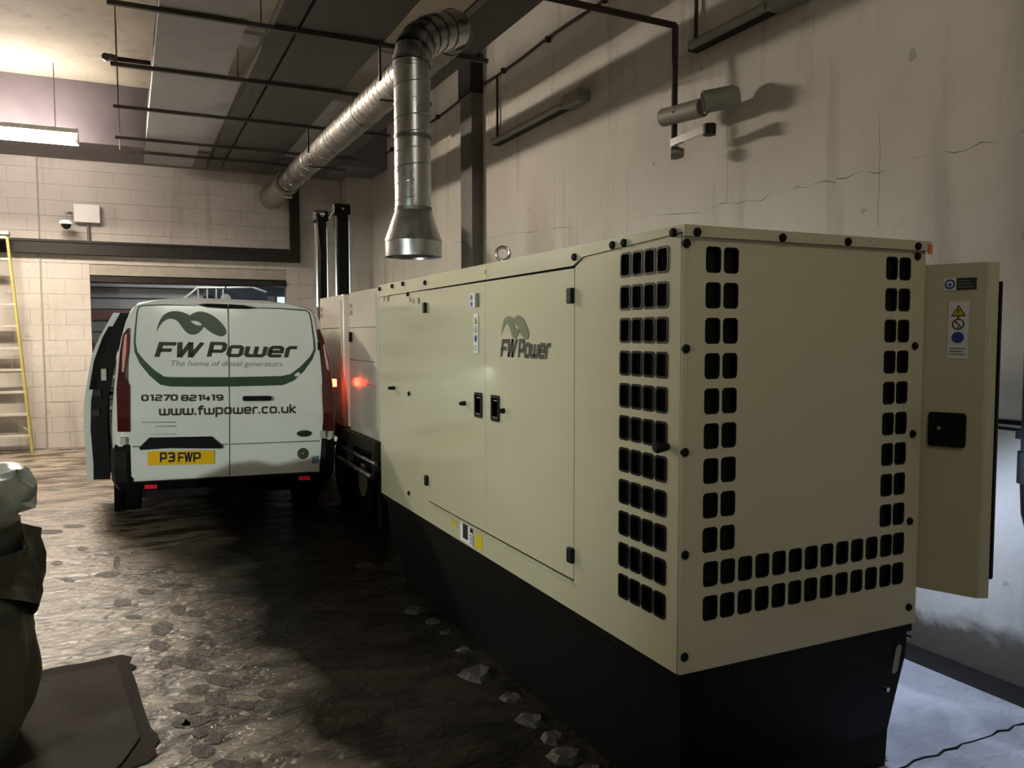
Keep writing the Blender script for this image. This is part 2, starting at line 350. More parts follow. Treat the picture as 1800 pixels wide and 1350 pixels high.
    return mt
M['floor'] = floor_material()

# ------------------------------------------------------------------ the room
XW, YF, ZC, XL, YN = 3.7, 13.5, 5.0, -6.5, -4.5
S = dict(kind='structure')
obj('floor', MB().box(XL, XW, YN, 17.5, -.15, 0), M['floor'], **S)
obj('ceiling', MB().box(XL, XW, YN, YF+.3, ZC, ZC+.2), M['soffit'], **S)
obj('wall_right', MB().box(XW, XW+.25, YN, YF+.25, -.15, ZC+.2), M['wall'], **S)
obj('wall_left', MB().box(XL-.25, XL, YN, YF+.25, -.15, ZC+.2), M['wall'], **S)
obj('wall_near', MB().box(XL-.25, XW+.25, YN-.25, YN, -.15, ZC+.2), M['wall'], **S)
OX0, OX1, OZ = -.475, 2.36, 2.52      # loading opening in the far wall
wf = obj('wall_far', MB().box(XL, OX0-.02, YF+.010, YF+.3, -.15, ZC).box(OX1+.02, XW, YF+.010, YF+.3, -.15, ZC).box(OX0-.02, OX1+.02, YF+.010, YF+.3, OZ+.02, ZC), M['mortar'], **S)
bw, bh = .45, .225
blk = {}
def block_mesh(wd):
    wd = round(wd, 3)
    if wd not in blk:
        m_ = MB().box(-wd/2+.002, wd/2-.002, 0, .06, -bh/2+.002, bh/2-.002); blk[wd] = to_mesh(m_, M['block'], 'block')
    return blk[wd]
row = 0; z = bh/2
while z < 4.3:
    x = XW-(bw/2 if row % 2 else 0); lim = -2.0
    spans = []
    xe = XW
    first = True
    while xe > lim:
        wd = bw/2 if (row % 2 and first) else bw
        spans.append((xe-wd, xe)); xe -= wd; first = False
    for a, b_ in spans:
        a = max(a, lim)
        if z-bh/2 < OZ-.02:
            parts_ = []
            if b_ > OX1: parts_.append((max(a, OX1), b_))
            if a < OX0: parts_.append((a, min(b_, OX0)))
        else: parts_ = [(a, b_)]
        for p, q in parts_:
            if q-p > .07: mesh_at('block', block_mesh(q-p), wf, ((p+q)/2, YF-.004+random.uniform(-.003, .003), z))
    z += bh; row += 1
obj('rendered_face', MB().box(XL, -2.002, YF-.003, YF+.01, 0, 4.2), M['block'], wf)
obj('trim_1', MB().box(XL, XW, 12.25, YF+.045, 4.2, ZC), mat('dark_beam', hexc(112, 104, 108), .7, var=.2, scale=3, bump=.2), **S)     # downstand beam over the far wall, darker than the walls around it
obj('trim_2', MB().box(OX0, OX1, YF-.03, YF+.3, OZ-.085, OZ), M['darkmetal'], bevel=.006, **S)  # lintel
obj('trim_3', MB().box(3.28, XW, 13.1, YF-.01, 0, 4.2), M['wall'], **S)  # pier in the far corner
obj('trim_4', MB().box(XW-.19, XW, YN, 13.1, -.02, .006), mat('dark_gutter', hexc(30, 29, 27), .6, var=.3, bump=.4, bscale=25), **S)
# cracks / casting joints of the right wall as thin sunk-looking ridges
g = MB()
for (x0, y0, x1, y1) in ((800, 425, 1235, 370), (1235, 370, 1470, 318), (1470, 318, 1800, 232)):
    a, b_ = P(x0, y0, X=XW), P(x1, y1, X=XW); n = 16; pts = [a.lerp(b_, i/n)+Vector((0, 0, random.uniform(-.02, .02))) for i in range(n+1)]
    g.tube(pts, [random.choice((.0004, .0012, .0028)) for _ in pts], 5)
for px, y0, y1 in ((1280, 215, 358), (1548, 205, 400), (1103, 300, 410), (975, 290, 430), (942, 300, 440), (1255, 320, 380), (1430, 20, 60)):
    a, b_ = P(px, y0, X=XW), P(px, y1, X=XW); b_.y = a.y; n = 10
    g.tube([a.lerp(b_, i/n)+Vector((0, random.uniform(-.006, .006), 0)) for i in range(n+1)], .0010, 5)
obj('crack', g, mat('crack_line', (.2, .18, .15, 1), .9), bpy.data.objects['wall_right'])
# floor joints on the dry slabs, right
g = MB(); a, b_ = P(1575, 1352, Z=.0), P(1800, 1272, Z=.0); n = 14
g.tube([a.lerp(b_, i/n)+Vector((random.uniform(-.006, .006), random.uniform(-.008, .008), .001)) for i in range(n+1)], [random.uniform(.002, .006) for _ in range(n+1)], 6)
obj('slab_joint', g, M['dark'], bpy.data.objects['floor'])

# ------------------------------------------------------------------ beyond the opening
obj('wall_beyond', MB().box(XL, 5, 17.4, 17.6, 0, 4).box(-3.2, -3.0, YF+.3, 17.4, 0, 4).box(4.8, 5, YF+.3, 17.4, 0, 4).box(-3.2, 5, YF+.3, 17.5, 4, 4.2), M['opening'], **S)
area('bay_lamp', (1.4, 14.1, 3.7), (.2, 15.2, 1.2), .9, .3, 60, (.85, .92, 1))
sh = thing('roller_shutter', 'grey horizontal-slat roller shutter seen through the opening behind the van', 'shutter', (.3, 15.2, 0))
for k in range(13):
    z0 = 2.45-k*.19
    obj('slat', MB().box(-1.6, 1.35, 15.2+(.02 if k % 2 else 0), 15.26, z0-.17, z0), M['shutter'] if k not in (2, 5, 6) else M['redbrown'], sh, bevel=.01)
obj('shutter_box', MB().box(-1.65, 1.4, 15.1, 15.35, 2.46, 2.8), M['shutter'], sh)
tr = thing('tubular_frame', 'silver tubular frame seen above the van roof through the opening', 'frame', (1.6, 14.9, 0))
YT = 14.9
def pr(pts, r, m, name='rail', par=None): return obj(name, MB().tube([P(x, y, Y=YT) for x, y in pts], r, 10), m, par, smooth=True)
pr([(322, 526), (333, 518), (347, 506), (395, 506)], .022, M['alu'], par=tr)
pr([(398, 506), (443, 505), (468, 514)], .022, M['alu'], par=tr)
pr([(360, 501), (388, 501)], .016, M['galv'], par=tr)
for x in (348, 364, 380, 392): pr([(x, 500), (x, 560)], .014, M['alu'], 'upright', tr)
obj('roller', MB().tube([P(367, 528, Y=YT), P(367, 528, Y=YT)+Vector((0, .15, 0))], .10, 20), M['black'], tr, smooth=True)
obj('lamp_drum', MB().tube([P(397, 525, Y=YT), P(397, 525, Y=YT)+Vector((0, .15, 0))], .085, 20), M['grey'], tr, smooth=True)
obj('mesh_panel', MB().box(P(470, 503, Y=YT).x, P(483, 503, Y=YT).x, YT, YT+.05, 0, 2.34), M['galv'], tr)
obj('foot_rail', MB().tube([P(348, 560, Y=YT)+Vector((0, 0, -1.9)), P(480, 560, Y=YT)+Vector((0, 0, -1.9))], .02, 8), M['alu'], tr)
for x in (348, 392): obj('leg', MB().tube([P(x, 560, Y=YT), P(x, 560, Y=YT)+Vector((0, 0, -1.99))], .02, 8), M['alu'], tr)
pw = P(495, 530, Y=YT)
obj('white_screen_panel', MB().box(P(487, 503, Y=YT).x, P(501, 503, Y=YT).x, YT-.02, YT+.02, 0, 2.33), mat('daylit_panel', hexc(225, 236, 250), .5, emit=(.75, .87, 1), es=.75),
    label='narrow glowing white panel at the right end of the opening behind the van', category='panel')
rk = thing('metal_rack', 'pale metal shelf rack standing left of the van seen through the opening', 'rack', (-.3, 14.4, 0))
for x in (150, 168, 186, 205):
    p = P(x, 600, Y=14.4); obj('upright', MB().box(p.x-.02, p.x+.02, 14.38, 14.42, 0, 1.62), M['alu'], rk)
for z_ in (.5, 1.0, 1.3, 1.62): obj('shelf', MB().box(P(150, 600, Y=14.4).x, P(207, 600, Y=14.4).x, 14.3, 14.6, z_-.03, z_), M['alu'], rk)

# ------------------------------------------------------------------ lamps
LY = 11.6; xr = P(138, 241, Y=LY).x; LZ = P(70, 240, Y=LY).z
fx = thing('fluorescent_batten', 'glowing fluorescent tube light hanging before the far beam above the ladder', 'lamp', (xr-.8, LY, LZ))
obj('housing', MB().box(xr-1.6, xr, LY-.22, LY+.02, LZ+.055, LZ+.085).box(xr-1.6, xr, LY+.02, LY+.035, LZ-.07, LZ+.085).box(xr-1.6, xr, LY-.225, LY-.22, LZ+.03, LZ+.085), M['lampwhite'], fx)  # back plate and visor shaped to keep tube light off wall and ceiling
obj('tube', MB().tube([(xr-1.56, LY-.04, LZ), (xr-.03, LY-.04, LZ)], .045, 12), M['tube'], fx, smooth=True)
obj('added_tube', MB().tube([(xr-1.56, LY+.09, LZ+.1), (xr-.03, LY+.09, LZ+.1)], .03, 12), M['tube3'], fx, smooth=True)  # extra tube added so wall and ceiling get a weaker light
for x in (xr-1.6, xr-.03): obj('end_cap', MB().box(x, x+.03, LY-.09, LY+.13, LZ-.05, LZ+.12), M['lampwhite'], fx)
for x in (xr-1.4, xr-.25): obj('drop_rod', MB().tube([(x, LY, LZ+.09), (x, LY, ZC-.004)], .006, 6), M['galvdull'], fx)
def batten(x, y, z_, along, label, em, ln=1.5, r=.04):
    f = thing('fluorescent_batten', label, 'lamp', (x, y, z_))
    d = Vector((1, 0, 0)) if along == 'x' else Vector((0, 1, 0)); c = Vector((x, y, z_))
    obj('housing', MB().obox(c-d*ln/2+Vector((0, 0, .07)), c+d*ln/2+Vector((0, 0, .07)), .12, .06), M['lampwhite'], f)
    obj('tube', MB().tube([c-d*(ln/2-.03), c+d*(ln/2-.03)], r, 12), em, f, smooth=True)
    for k in (-.4, .4): obj('drop_rod', MB().tube([c+d*ln*k+Vector((0, 0, .09)), (c.x+d.x*ln*k, c.y+d.y*ln*k, ZC-.004)], .006, 6), M['galvdull'], f)
    return f
batten(1.3, -1.2, 4.7, 'x', 'fluorescent tube light under the ceiling behind the camera', M['tube2'])
wk = thing('fill_lamp', 'unseen fill lamp added left of the camera, with a flag shaping its light', 'lamp', (-3.4, .2, 0))  # made-up fixture around the added fill spot
wd_ = (Vector((.9, 5.6, 1.9))-Vector((-3.4, .2, 1.9))).normalized(); ws_ = Vector((wd_.y, -wd_.x, 0)); w0 = Vector((-3.4, .2, 1.9))
obj('hood', MB().obox(w0-wd_*.1+Vector((0, 0, .055)), w0+wd_*.55+Vector((0, 0, .055)), 1.1, .02), M['black'], wk)  # flag added to keep the fill off the upper wall
obj('head', MB().obox(w0-wd_*.22, w0-wd_*.06, .3, .1), M['black'], wk)
obj('stand', MB().tube([w0-wd_*.15+Vector((0, 0, -.05)), (w0.x-wd_.x*.15, w0.y-wd_.y*.15, .02)], .02, 10), M['black'], wk)
obj('foot', MB().tube([(w0.x-wd_.x*.15, w0.y-wd_.y*.15, 0), (w0.x-wd_.x*.15, w0.y-wd_.y*.15, .03)], .25, 20), M['black'], wk)

# ------------------------------------------------------------------ cable trays and struts
ZT = 4.12
def tray(name, x0, x1, y0, y1, label, rungs=False, m='tray'):
    t = thing(name, label, 'cable tray', ((x0+x1)/2, (y0+y1)/2, ZT), group=None)
    if rungs:
        n = int((y1-y0)/.3); b = MB()
        for k in range(n): b.box(x0+.02, x1-.02, y0+.1+k*.3, y0+.22+k*.3, ZT, ZT+.02)
        obj('rung', b, M['tray'], t, kind='stuff')
    else: obj('tray_base', MB().box(x0, x1, y0, y1, ZT, ZT+.012), M[m], t)
    for x in (x0, x1-.012): obj('side_lip', MB().box(x, x+.012, y0, y1, ZT+.013, ZT+.085).box(x-.01 if x == x0 else x, x+.012 if x == x0 else x+.022, y0, y1, ZT+.085, ZT+.092), M['galvdull'], t)
    obj('cables', MB().tube([(x0+.1, y0, ZT+.045), (x0+.1, y1, ZT+.045)], .025, 8).tube([((x0+x1)/2, y0, ZT+.04), ((x0+x1)/2, y1, ZT+.04)], .022, 8).tube([(x1-.1, y0, ZT+.04), (x1-.1, y1, ZT+.04)], .02, 8), M['rubber'], t)
    return t
tray('cable_tray', .285, .93, 3.5, 12.9, 'widest pale grey cable tray, leftmost under the ceiling')
tray('cable_tray', 1.13, 1.31, 3.5, 12.9, 'narrow cable tray between the two wide trays', m='traydark')
tray('cable_tray', 1.335, 2.03, 3.5, 12.9, 'wide dark cable tray just left of the long round duct', m='traydark')
tray('cable_tray', 2.5, 2.86, 3.0, 12.9, 'cable tray between the round duct and the right wall', m='traydark')
sy = [3.8, 5.3, 6.8, 8.3, 9.8, 11.3, 12.1]
sl = ['frontmost steel strut carrying the cable trays, nearly overhead', 'second steel strut from the camera under the trays', 'steel strut crossing above the top of the vertical duct', 'steel strut with its left end beside the round conduit end',
      'third steel strut from the far wall under the trays', 'second steel strut from the far wall under the trays', 'rearmost steel strut under the trays by the far beam']
for y, l in zip(sy, sl):
    t = thing('support_strut', l, 'strut', (1.3, y, 4.05), group='struts hung below the cable trays')
    xe = 3.0 if y > 5 else 2.9
    obj('channel', MB().box(-.07, xe, y-.018, y+.018, 4.085, 4.118), M['strut'], t)
    for x in (-.02, 2.93) if 8.7 < y else (-.02, 1.03, 2.93): obj('drop_rod', MB().tube([(x, y, 4.11), (x, y, ZC)], .007, 6), M['galvdull'], t)
# dark deck boards above the trays seen in the gaps
for i, (x0, x1, ya, yb, zz) in enumerate(((.93, 1.13, 8.75, 12.2, 4.213), (.93, 1.13, 7.35, 7.65, 4.213), (2.03, 2.5, 9.0, 12.05, 4.213), (2.03, 2.5, 7.3, 7.9, 4.213))):
    obj('junction_shroud', MB().box(x0-.06, x1+.06, ya, yb, zz, zz+.03), M['tray'], label=['long dark cover above the gap between the left trays', 'short dark cover above the gap between the left trays', 'long dark cover above the gap beside the round duct', 'short dark cover above the gap beside the round duct'][i], category='cover')
# conduit with round end left of the trays
p = P(193, 102, Z=4.17)
cd = thing('conduit', 'short rusty conduit with a bent end left of the cable trays', 'pipe', tuple(p))
obj('pipe', MB().tube([p, p+Vector((.2, .0, .0)), p+Vector((.34, 0, 0))], .022, 10), M['rust'], cd, smooth=True)
obj('elbow', MB().tube([p+Vector((.06, 0, 0)), p+Vector((.0, 0, .01)), p+Vector((-.03, -.02, -.01)), p+Vector((-.035, -.07, -.01))], .032, 12), M['conduit'], cd, smooth=True)

# ------------------------------------------------------------------ ventilation duct
dt = thing('exhaust_duct', 'shiny galvanised spiral duct with a flared hood hanging over the generator', 'duct', (1.8, 5.3, 2.2))
YD = 5.25
pb = P(727, 445, Y=YD); cx = pb.x; zb = P(727, 452, Y=YD).z
z_skirt = P(727, 425, Y=YD).z; z_neck = P(727, 370, Y=YD).z; z_top = P(722, 112, Y=YD).z
rr_ = (P(755, 300, Y=YD).x-P(690, 300, Y=YD).x)/2*.935; rh = (P(779, 440, Y=YD).x-P(678, 440, Y=YD).x)/2*.935
cxt = (P(690, 150, Y=YD).x+P(752, 150, Y=YD).x)/2
def cyl(x, y, z0, z1, r0, r1=None, n=40, cap=False, inner=True):
    b = MB(); b.tube([(x, y, z0), (x, y, z1)], [r0, r1 or r0], n, cap); 
    if inner: b.tube([(x, y, z0), (x, y, z1)], [r0-.004, (r1 or r0)-.004], n, cap)
    return b
obj('hood_skirt', cyl(cx, YD, zb, z_skirt, rh), M['galv'], dt, smooth=True)
obj('hood_cone', MB().add(cyl(cx, YD, z_skirt, z_neck, rh+.004, rr_).bm), M['galv'], dt, smooth=True)
b = cyl(cx, YD, z_neck, z_top, rr_)
obj('riser', b, M['galv'], dt, smooth=True)
zz = z_neck
for z_ in (z_neck+.005, z_neck+.48, z_neck+.96, z_top-.02): obj('joint_ring', MB().tube([(cx, YD, z_-.012), (cx, YD, z_+.012)], rr_+.005, 40, False), M['galvdull'] if z_ < z_top-.1 else M['galv'], dt, smooth=True)
# spiral seam
nt_ = 9; pts = []
for i in range(nt_*24+1):
    a = 2*math.pi*i/24; z_ = z_neck+(z_top-z_neck)*i/(nt_*24); pts.append((cx+rr_*math.cos(a), YD+rr_*math.sin(a), z_))
obj('spiral_seam', MB().tube(pts, .0035, 5), M['galv'], dt, smooth=True)
# segmented elbow up to the trunk
pe = P(800, 50, X=2.15); XT = 2.15; ztk = pe.z; yte = pe.y
c0 = Vector((cx, YD, z_top)); c3 = Vector((XT, yte, ztk))
c1 = c0+Vector((0, 0, .22)); c2 = c3+(c0-c3).normalized()*.18+Vector((-.02, 0, .05))
bp_ = [Vector(q) for q in bez(tuple(c0), tuple(c0+Vector((0, 0, .2))), tuple(c3+Vector((-.17, -.06, -.09))), tuple(c3), 6)]+[c3]
for i in range(len(bp_)-1):
    d = (bp_[i+1]-bp_[i]).normalized()
    obj('elbow_segment', MB().tube([bp_[i]-d*.015, bp_[i+1]+d*.015], [rr_+.006, rr_+.002], 32, i == len(bp_)-2), M['galv'], dt, smooth=True)
    obj('joint_ring', MB().tube([bp_[i]-d*.004, bp_[i]+d*.02], rr_+.012, 32, False), M['galv'], dt, smooth=True)
# long trunk along the room
ex = P(503, 322, X=XT); y_end = min(ex.y, 12.1); ZK = ex.z
a0 = Vector((XT, yte+.02, ztk)); a1 = Vector((XT, y_end, ZK)); rt = .145
obj('trunk', MB().tube([a0, a1], rt, 36), M['galvdull'], dt, smooth=True)
L_ = (a1-a0).length; d = (a1-a0).normalized(); n = int(L_/.13); pts = []
u_ = Vector((1, 0, 0)); v_ = d.cross(u_)
for i in range(n*16+1):
    an = 2*math.pi*i/16; pts.append(a0+d*(L_*i/(n*16))+(u_*math.cos(an)+v_*math.sin(an))*(rt+.001))
obj('spiral_seam', MB().tube(pts, .004, 4), M['galv'], dt, smooth=True)
for f_ in (.02, .36, .68, .985): obj('joint_ring', MB().tube([a0+d*(L_*f_-.03), a0+d*(L_*f_+.03)], rt+.006, 36, False), M['galvdull'], dt, smooth=True)
obj('flange', MB().tube([a1-d*.02, a1+d*.03], rt+.04, 36), M['grey'], dt, smooth=True)
obj('clamp_bolt', MB().tube([a1+Vector((-.05, 0, -rt-.06)), a1+Vector((.07, 0, -rt-.06))], .02, 8), M['chrome'], dt)
wz = P(478, 345, Y=YF-.1)
obj('wall_bend', MB().tube([a1, a1+Vector((-.02, .35, -.02)), Vector((wz.x+.05, YF-.35, wz.z+.02)), Vector((wz.x, YF-.02, wz.z))], [rt, rt, rt+.01, rt+.01], 30), M['grey'], dt, smooth=True)
obj('wall_collar', MB().tube([Vector((wz.x, YF-.09, wz.z)), Vector((wz.x, YF-.01, wz.z))], rt+.05, 30), M['grey'], dt, smooth=True)
for y in (6.8, 9.8): obj('hanger', MB().box(XT-.16, XT-.145, y-.015, y+.015, ztk, 4.08).box(XT+.145, XT+.16, y-.015, y+.015, ztk, 4.08).box(XT-.16, XT+.16, y-.015, y+.015, ztk-.165, ztk-.155), M['darkmetal'], dt)

# ------------------------------------------------------------------ generator
GX0, GX1, GY0, GY1, GZ0, GZ1 = 1.61, 2.735, 2.108, 5.537, .522, 1.985
gen = thing('diesel_generator', 'large beige canopied diesel generator on a black base in the foreground', 'generator', ((GX0+GX1)/2, (GY0+GY1)/2, 0))
frL = lambda u, v, q: Vector((GX0-q, u, v))       # long face: u = Y
frE = lambda u, v, q: Vector((u, GY0-q, v))       # end face: u = X
hw_, hh_ = .064, .0855
lh = [(2.176+.0733*c, 1.9305-.1161*r-hh_) for c in range(4) for r in range(11)]      # lower-left corner of each vent
eh = []
ex_ = [1.6955, 1.769]; ex2 = [2.523, 2.5925]
for r in range(9):
    for x in ex_+ex2: eh.append((x, 1.926-.1154*r-hh_))
bx = [1.700, 1.7725]+[1.7725+.0757*k for k in range(1, 11)]+[2.5965]
for r in (9, 10):
    for x in bx: eh.append((x, 1.926-.1154*r-hh_))
ROOFZ = 1.955
t_ = .012
# side panel (rear fixed panel with the vents), far panel, lower rail
DY0, DS, DY1, DZ0, DZ1 = 2.79, 3.672, 4.54, .652, 1.903
side = [(GY0+.004, GZ0), (GY1, GZ0), (GY1, ROOFZ-.05), (DY1, ROOFZ-.05), (DY1, DZ0-.006), (DY0-.001, DZ0-.006), (DY0-.001, 1.906), (2.715, 1.94), (GY0+.004, ROOFZ+.008)]
obj('side_panel', plate([side]+[rrect(y, z_, y+hw_, z_+hh_, .013)[::-1] for y, z_ in lh], frL, t_), M['beige'], gen)
endp = [(GX0, GZ0), (GX1-.002, GZ0), (GX1-.002, ROOFZ), (GX0, ROOFZ)]
obj('end_panel', plate([endp]+[rrect(x, z_, x+hw_, z_+hh_, .015)[::-1] for x, z_ in eh], frE, t_), M['beige'], gen)
obj('inner_core', MB().box(GX0+.07, GX1-.07, GY0+.07, GY1-.05, GZ0+.01, GZ1-.06), M['dark'], gen)
obj('far_end_panel', MB().box(GX0+.006, GX1-.006, GY1-.01, GY1, GZ0, ROOFZ), M['beige'], gen)
obj('right_side_panel', MB().box(GX1-.01, GX1, GY0+.006, GY1-.01, GZ0, ROOFZ), M['beige'], gen)
obj('corner_post', MB().box(GX0-.004, GX0+.018, GY0-.007, GY0+.03, GZ0, ROOFZ), M['beige'], gen, bevel=.003)
# roof with side flashing, kinked over the doors
rf = [(GY0-.01, ROOFZ+.012), (2.14, ROOFZ+.008), (2.715, 1.942), (2.80, 1.913), (GY1+.01, 1.913-.005), (GY1+.01, GZ1-.006), (GY0-.01, GZ1-.006)]
obj('roof', MB().prism([(GX0-.012, y, z_) for y, z_ in rf], (.012, 0, 0)).prism([(GX1, y, z_) for y, z_ in rf], (.012, 0, 0))
    .box(GX0-.012, GX1+.012, GY0-.02, GY1+.01, GZ1-.006, GZ1+.004).box(GX0-.012, GX1+.012, GY0-.02, GY0-.01, ROOFZ-.002, GZ1-.006), M['beige'], gen)
obj('door_shadow_gap', MB().box(GX0+.02, GX0+.03, DY0-.02, DY1+.02, DZ0-.02, 1.93), M['dark'], gen)
d1 = obj('access_door', plate([rrect(DS+.002, DZ0, DY1-.004, DZ1, .006)], frL, t_+.004), M['beige'], gen, bevel=.002)
d2 = obj('access_door', plate([rrect(DY0+.002, DZ0, DS-.002, DZ1, .006)], frL, t_+.004), M['beige'], gen, bevel=.002)
obj('weather_lip', MB().box(GX0-.016, GX0+.0, DY0, DY1, DZ0-.016, DZ0-.006), M['beige'], gen)
def left_handle(par, y, hinge_side):
    e = .034
    obj('recessed_latch', plate([rrect(y-.046, 1.222, y+.046, 1.35, .012), rrect(y-.034, 1.236, y+.034, 1.336, .008)[::-1]], lambda u, v, q: Vector((GX0-.011-q, u, v)), .01), M['black'], par)
    obj('latch_paddle', MB().box(GX0-.008, GX0-.005, y-.034, y+.034, 1.236, 1.336), M['blackpaint'], par)
    obj('latch_trim', MB().box(GX0-.014, GX0-.008, y-.028, y+.028, 1.240, 1.244).box(GX0-.014, GX0-.008, y-.022, y+.012, 1.322, 1.326), M['chrome'], par, label='chrome edge strip')
left_handle(d1, 3.757, 0); left_handle(d2, 3.548, 0)
def buffer(y, z_, par=gen, l=.04): obj('rubber_buffer', MB().tube([(GX0-.005, y, z_), (GX0-.014, y, z_), (GX0-l, y, z_)], [.013, .013, .009], 10), M['rubber'], par, smooth=True)
buffer(P(820, 709, X=GX0).y, P(820, 709, X=GX0).z); buffer(P(889, 722, X=GX0).y, P(889, 722, X=GX0).z); buffer(P(695, 682, X=GX0).y, P(695, 682, X=GX0).z, l=.05)
for par, px, py in ((d2, 1009, 520), (d2, 1009, 975), (d1, 751, 541), (d1, 754, 844)):
    p = P(px, py, X=GX0); obj('hinge', MB().box(GX0-.026, GX0-.009, p.y-.02, p.y+.02, p.z-.031, p.z+.031), M['black'], par, bevel=.004)
# vents: black moulded inserts
def vent_mesh(proud):
    fr = lambda u, v, q: Vector((u, -q, v)); b = MB()
    b.add(plate([rrect(-hw_/2-.002*(proud > 0), -hh_/2-.002*(proud > 0), hw_/2+.002*(proud > 0), hh_/2+.002*(proud > 0), .014), rrect(-hw_/2+.006, -hh_/2+.006, hw_/2-.006, hh_/2-.006, .010)[::-1]], lambda u, v, q: Vector((u, -q-.004*proud, v)), .014 if proud else .008))
    b.add(plate([rrect(-hw_/2+.004, -hh_/2+.004, hw_/2-.004, hh_/2-.004, .010)], lambda u, v, q: Vector((u, .012-q, v)), .002)); return to_mesh(b, M['blackpaint'], 'vent_insert')
vm1, vm0 = vent_mesh(.5), vent_mesh(0)
RL = Matrix.Rotation(math.radians(-90), 3, 'Z')
for y, z_ in lh: mesh_at('vent_insert', vm1, gen, (GX0, y+hw_/2, z_+hh_/2), RL)
for x, z_ in eh: mesh_at('vent_insert', vm0, gen, (x+hw_/2, GY0, z_+hh_/2))
# bolts with dark caps
bm_ = MB().tube([(0, .004, 0), (0, -.006, 0), (0, -.011, 0)], [.0145, .0145, .010], 12); bolt = to_mesh(bm_, M['rubber'], 'bolt_cap', True)
for px, py in ((1211, 427), (1210, 613), (1208, 796), (1208, 977), (1207, 1157), (1225, 408), (1375, 418), (1490, 425), (1613, 433), (1618, 450), (1613, 608), (1609, 763), (1604, 917), (1602, 1069)):
    p = P(px, py, Y=GY0-.02); yy = GY0-.02 if py < 440 and px != 1211 else GY0-.006; mesh_at('bolt_cap', bolt, gen, (min(p.x, GX1-.015), yy, min(p.z, 1.974)))
for px, py in ((1185, 409), (1098, 427), (1078, 431), (1011, 452), (748, 497), (709, 499), (690, 503), (668, 508), (716, 517), (718, 692), (718, 867)):
    p = P(px, py, X=GX0-.012); o = mesh_at('bolt_cap', bolt, gen, (GX0-.014 if py < 510 else GX0-.006, min(p.y, GY1-.02), min(p.z, 1.974)), RL)
# knob on the vented panel, lifting eye
p = P(1177, 785, X=GX0); obj('round_knob', MB().tube([(GX0, p.y, p.z), (GX0-.05, p.y, p.z), (GX0-.06, p.y, p.z)], [.01, .02, .014], 14), M['rubber'], gen, smooth=True)
pe_ = P(884, 446, X=1.74); b = MB()
b.tube([Vector((1.74, pe_.y, pe_.z))+Vector((math.cos(a)*.034, 0, math.sin(a)*.034)) @ Matrix.Rotation(math.radians(25), 3, 'Z') for a in [2*math.pi*i/24 for i in range(25)]], .008, 10, False)
b.tube([(1.74, pe_.y, 1.985), (1.74, pe_.y, pe_.z-.032)], .018, 16)
obj('lifting_eye', b, M['chrome'], gen, smooth=True)
# lettering and stickers on the doors
FX = GX0-.0115
frT = lambda y0, z0: (lambda u, v, q: Vector((FX, y0-u, z0+v)))
obj('wave_emblem', swoosh(.29, frT(3.478, P(886, 592, X=GX0).z)), M['olive'], d2, label='olive wave emblem')
pf = P(883, 625, X=GX0)
obj('lettering', letters('FW ', .21, .083, frT(pf.y, pf.z-.004), .12, .25), M['ink'], d2)
obj('lettering', letters('Power', .305, .083, frT(pf.y-.19, pf.z-.004), .12, .2), M['ink'], d2)
def lab(name, y0, y1, z0, z1, m, par, x=FX, lb=None): return obj(name, MB().poly([(x, y0, z0), (x, y1, z0), (x, y1, z1), (x, y0, z1)]), m, par, label=lb)
def ply(name, pts, m, par): return obj(name, MB().poly(pts), m, par)
s = P(838, 528, X=GX0)
lb1 = lab('instruction_label', s.y-.015, s.y+.06, s.z-.035, s.z+.035, M['white'], d1, lb='small white sticker with blue symbols')
lab('text_block', s.y-.05, s.y-.005, s.z-.035, s.z+.035, M['ink'], d1, FX-.001)
obj('symbol', plate([circ(s.y+.04, s.z+.016, .015)], lambda u, v, q: Vector((FX-.001, u, v))), M['blue'], lb1)
obj('symbol', plate([circ(s.y+.04, s.z-.018, .015)], lambda u, v, q: Vector((FX-.001, u, v))), M['blue'], lb1)
def strip(fr, par, w_, h_):
    """tall white warning strip; fr(u,v,q) with origin at its centre"""
    st_ = obj('warning_label', plate([rrect(-w_/2, -h_/2, w_/2, h_/2, .004)], fr), M['white'], par, label='white warning strip with triangle and round symbols')
    f1 = lambda u, v, q: fr(u, v, .001); f2 = lambda u, v, q: fr(u, v, .002)
    T = lambda c, r: [(0-r, c-r*.8), (r, c-r*.8), (0, c+r*.9)]
    obj('triangle_border', plate([T(h_*.33, w_*.36)], f1), M['ink'], st_); obj('triangle', plate([T(h_*.325, w_*.27)], f2), M['yellow'], st_)
    obj('mark', plate([[(-.0025, h_*.29), (.0025, h_*.29), (.0025, h_*.36), (-.0025, h_*.36)]], lambda u, v, q: fr(u, v, .003)), M['ink'], st_)
    obj('symbol', plate([circ(0, h_*.1, w_*.3), circ(0, h_*.1, w_*.24)[::-1]], f1), M['ink'], st_)
    a = w_*.2; obj('mark', plate([[(-a, h_*.1+a-.003), (-a+.004, h_*.1+a), (a, h_*.1-a+.003), (a-.004, h_*.1-a)]], f1), M['redlamp'], st_)
    obj('symbol', plate([circ(0, -h_*.13, w_*.3)], f1), M['blue'], st_)
    for v in (.22, .04, .3, .36, .42)[0:2]: obj('mark', plate([circ(0, h_*(v), .0035, 8)], f1), M['ink'], st_)
    for k in range(3): obj('mark', plate([[(-w_*.4, -h_*(.32+.05*k)-.002), (w_*(.25 if k % 2 else .38), -h_*(.32+.05*k)-.002), (w_*(.25 if k % 2 else .38), -h_*(.32+.05*k)+.002), (-w_*.4, -h_*(.32+.05*k)+.002)]], f1), M['greyink'], st_)
c_ = P(840, 586, X=GX0)
strip(lambda u, v, q: Vector((FX-q, c_.y-u, c_.z+v)), d1, .06, .20)
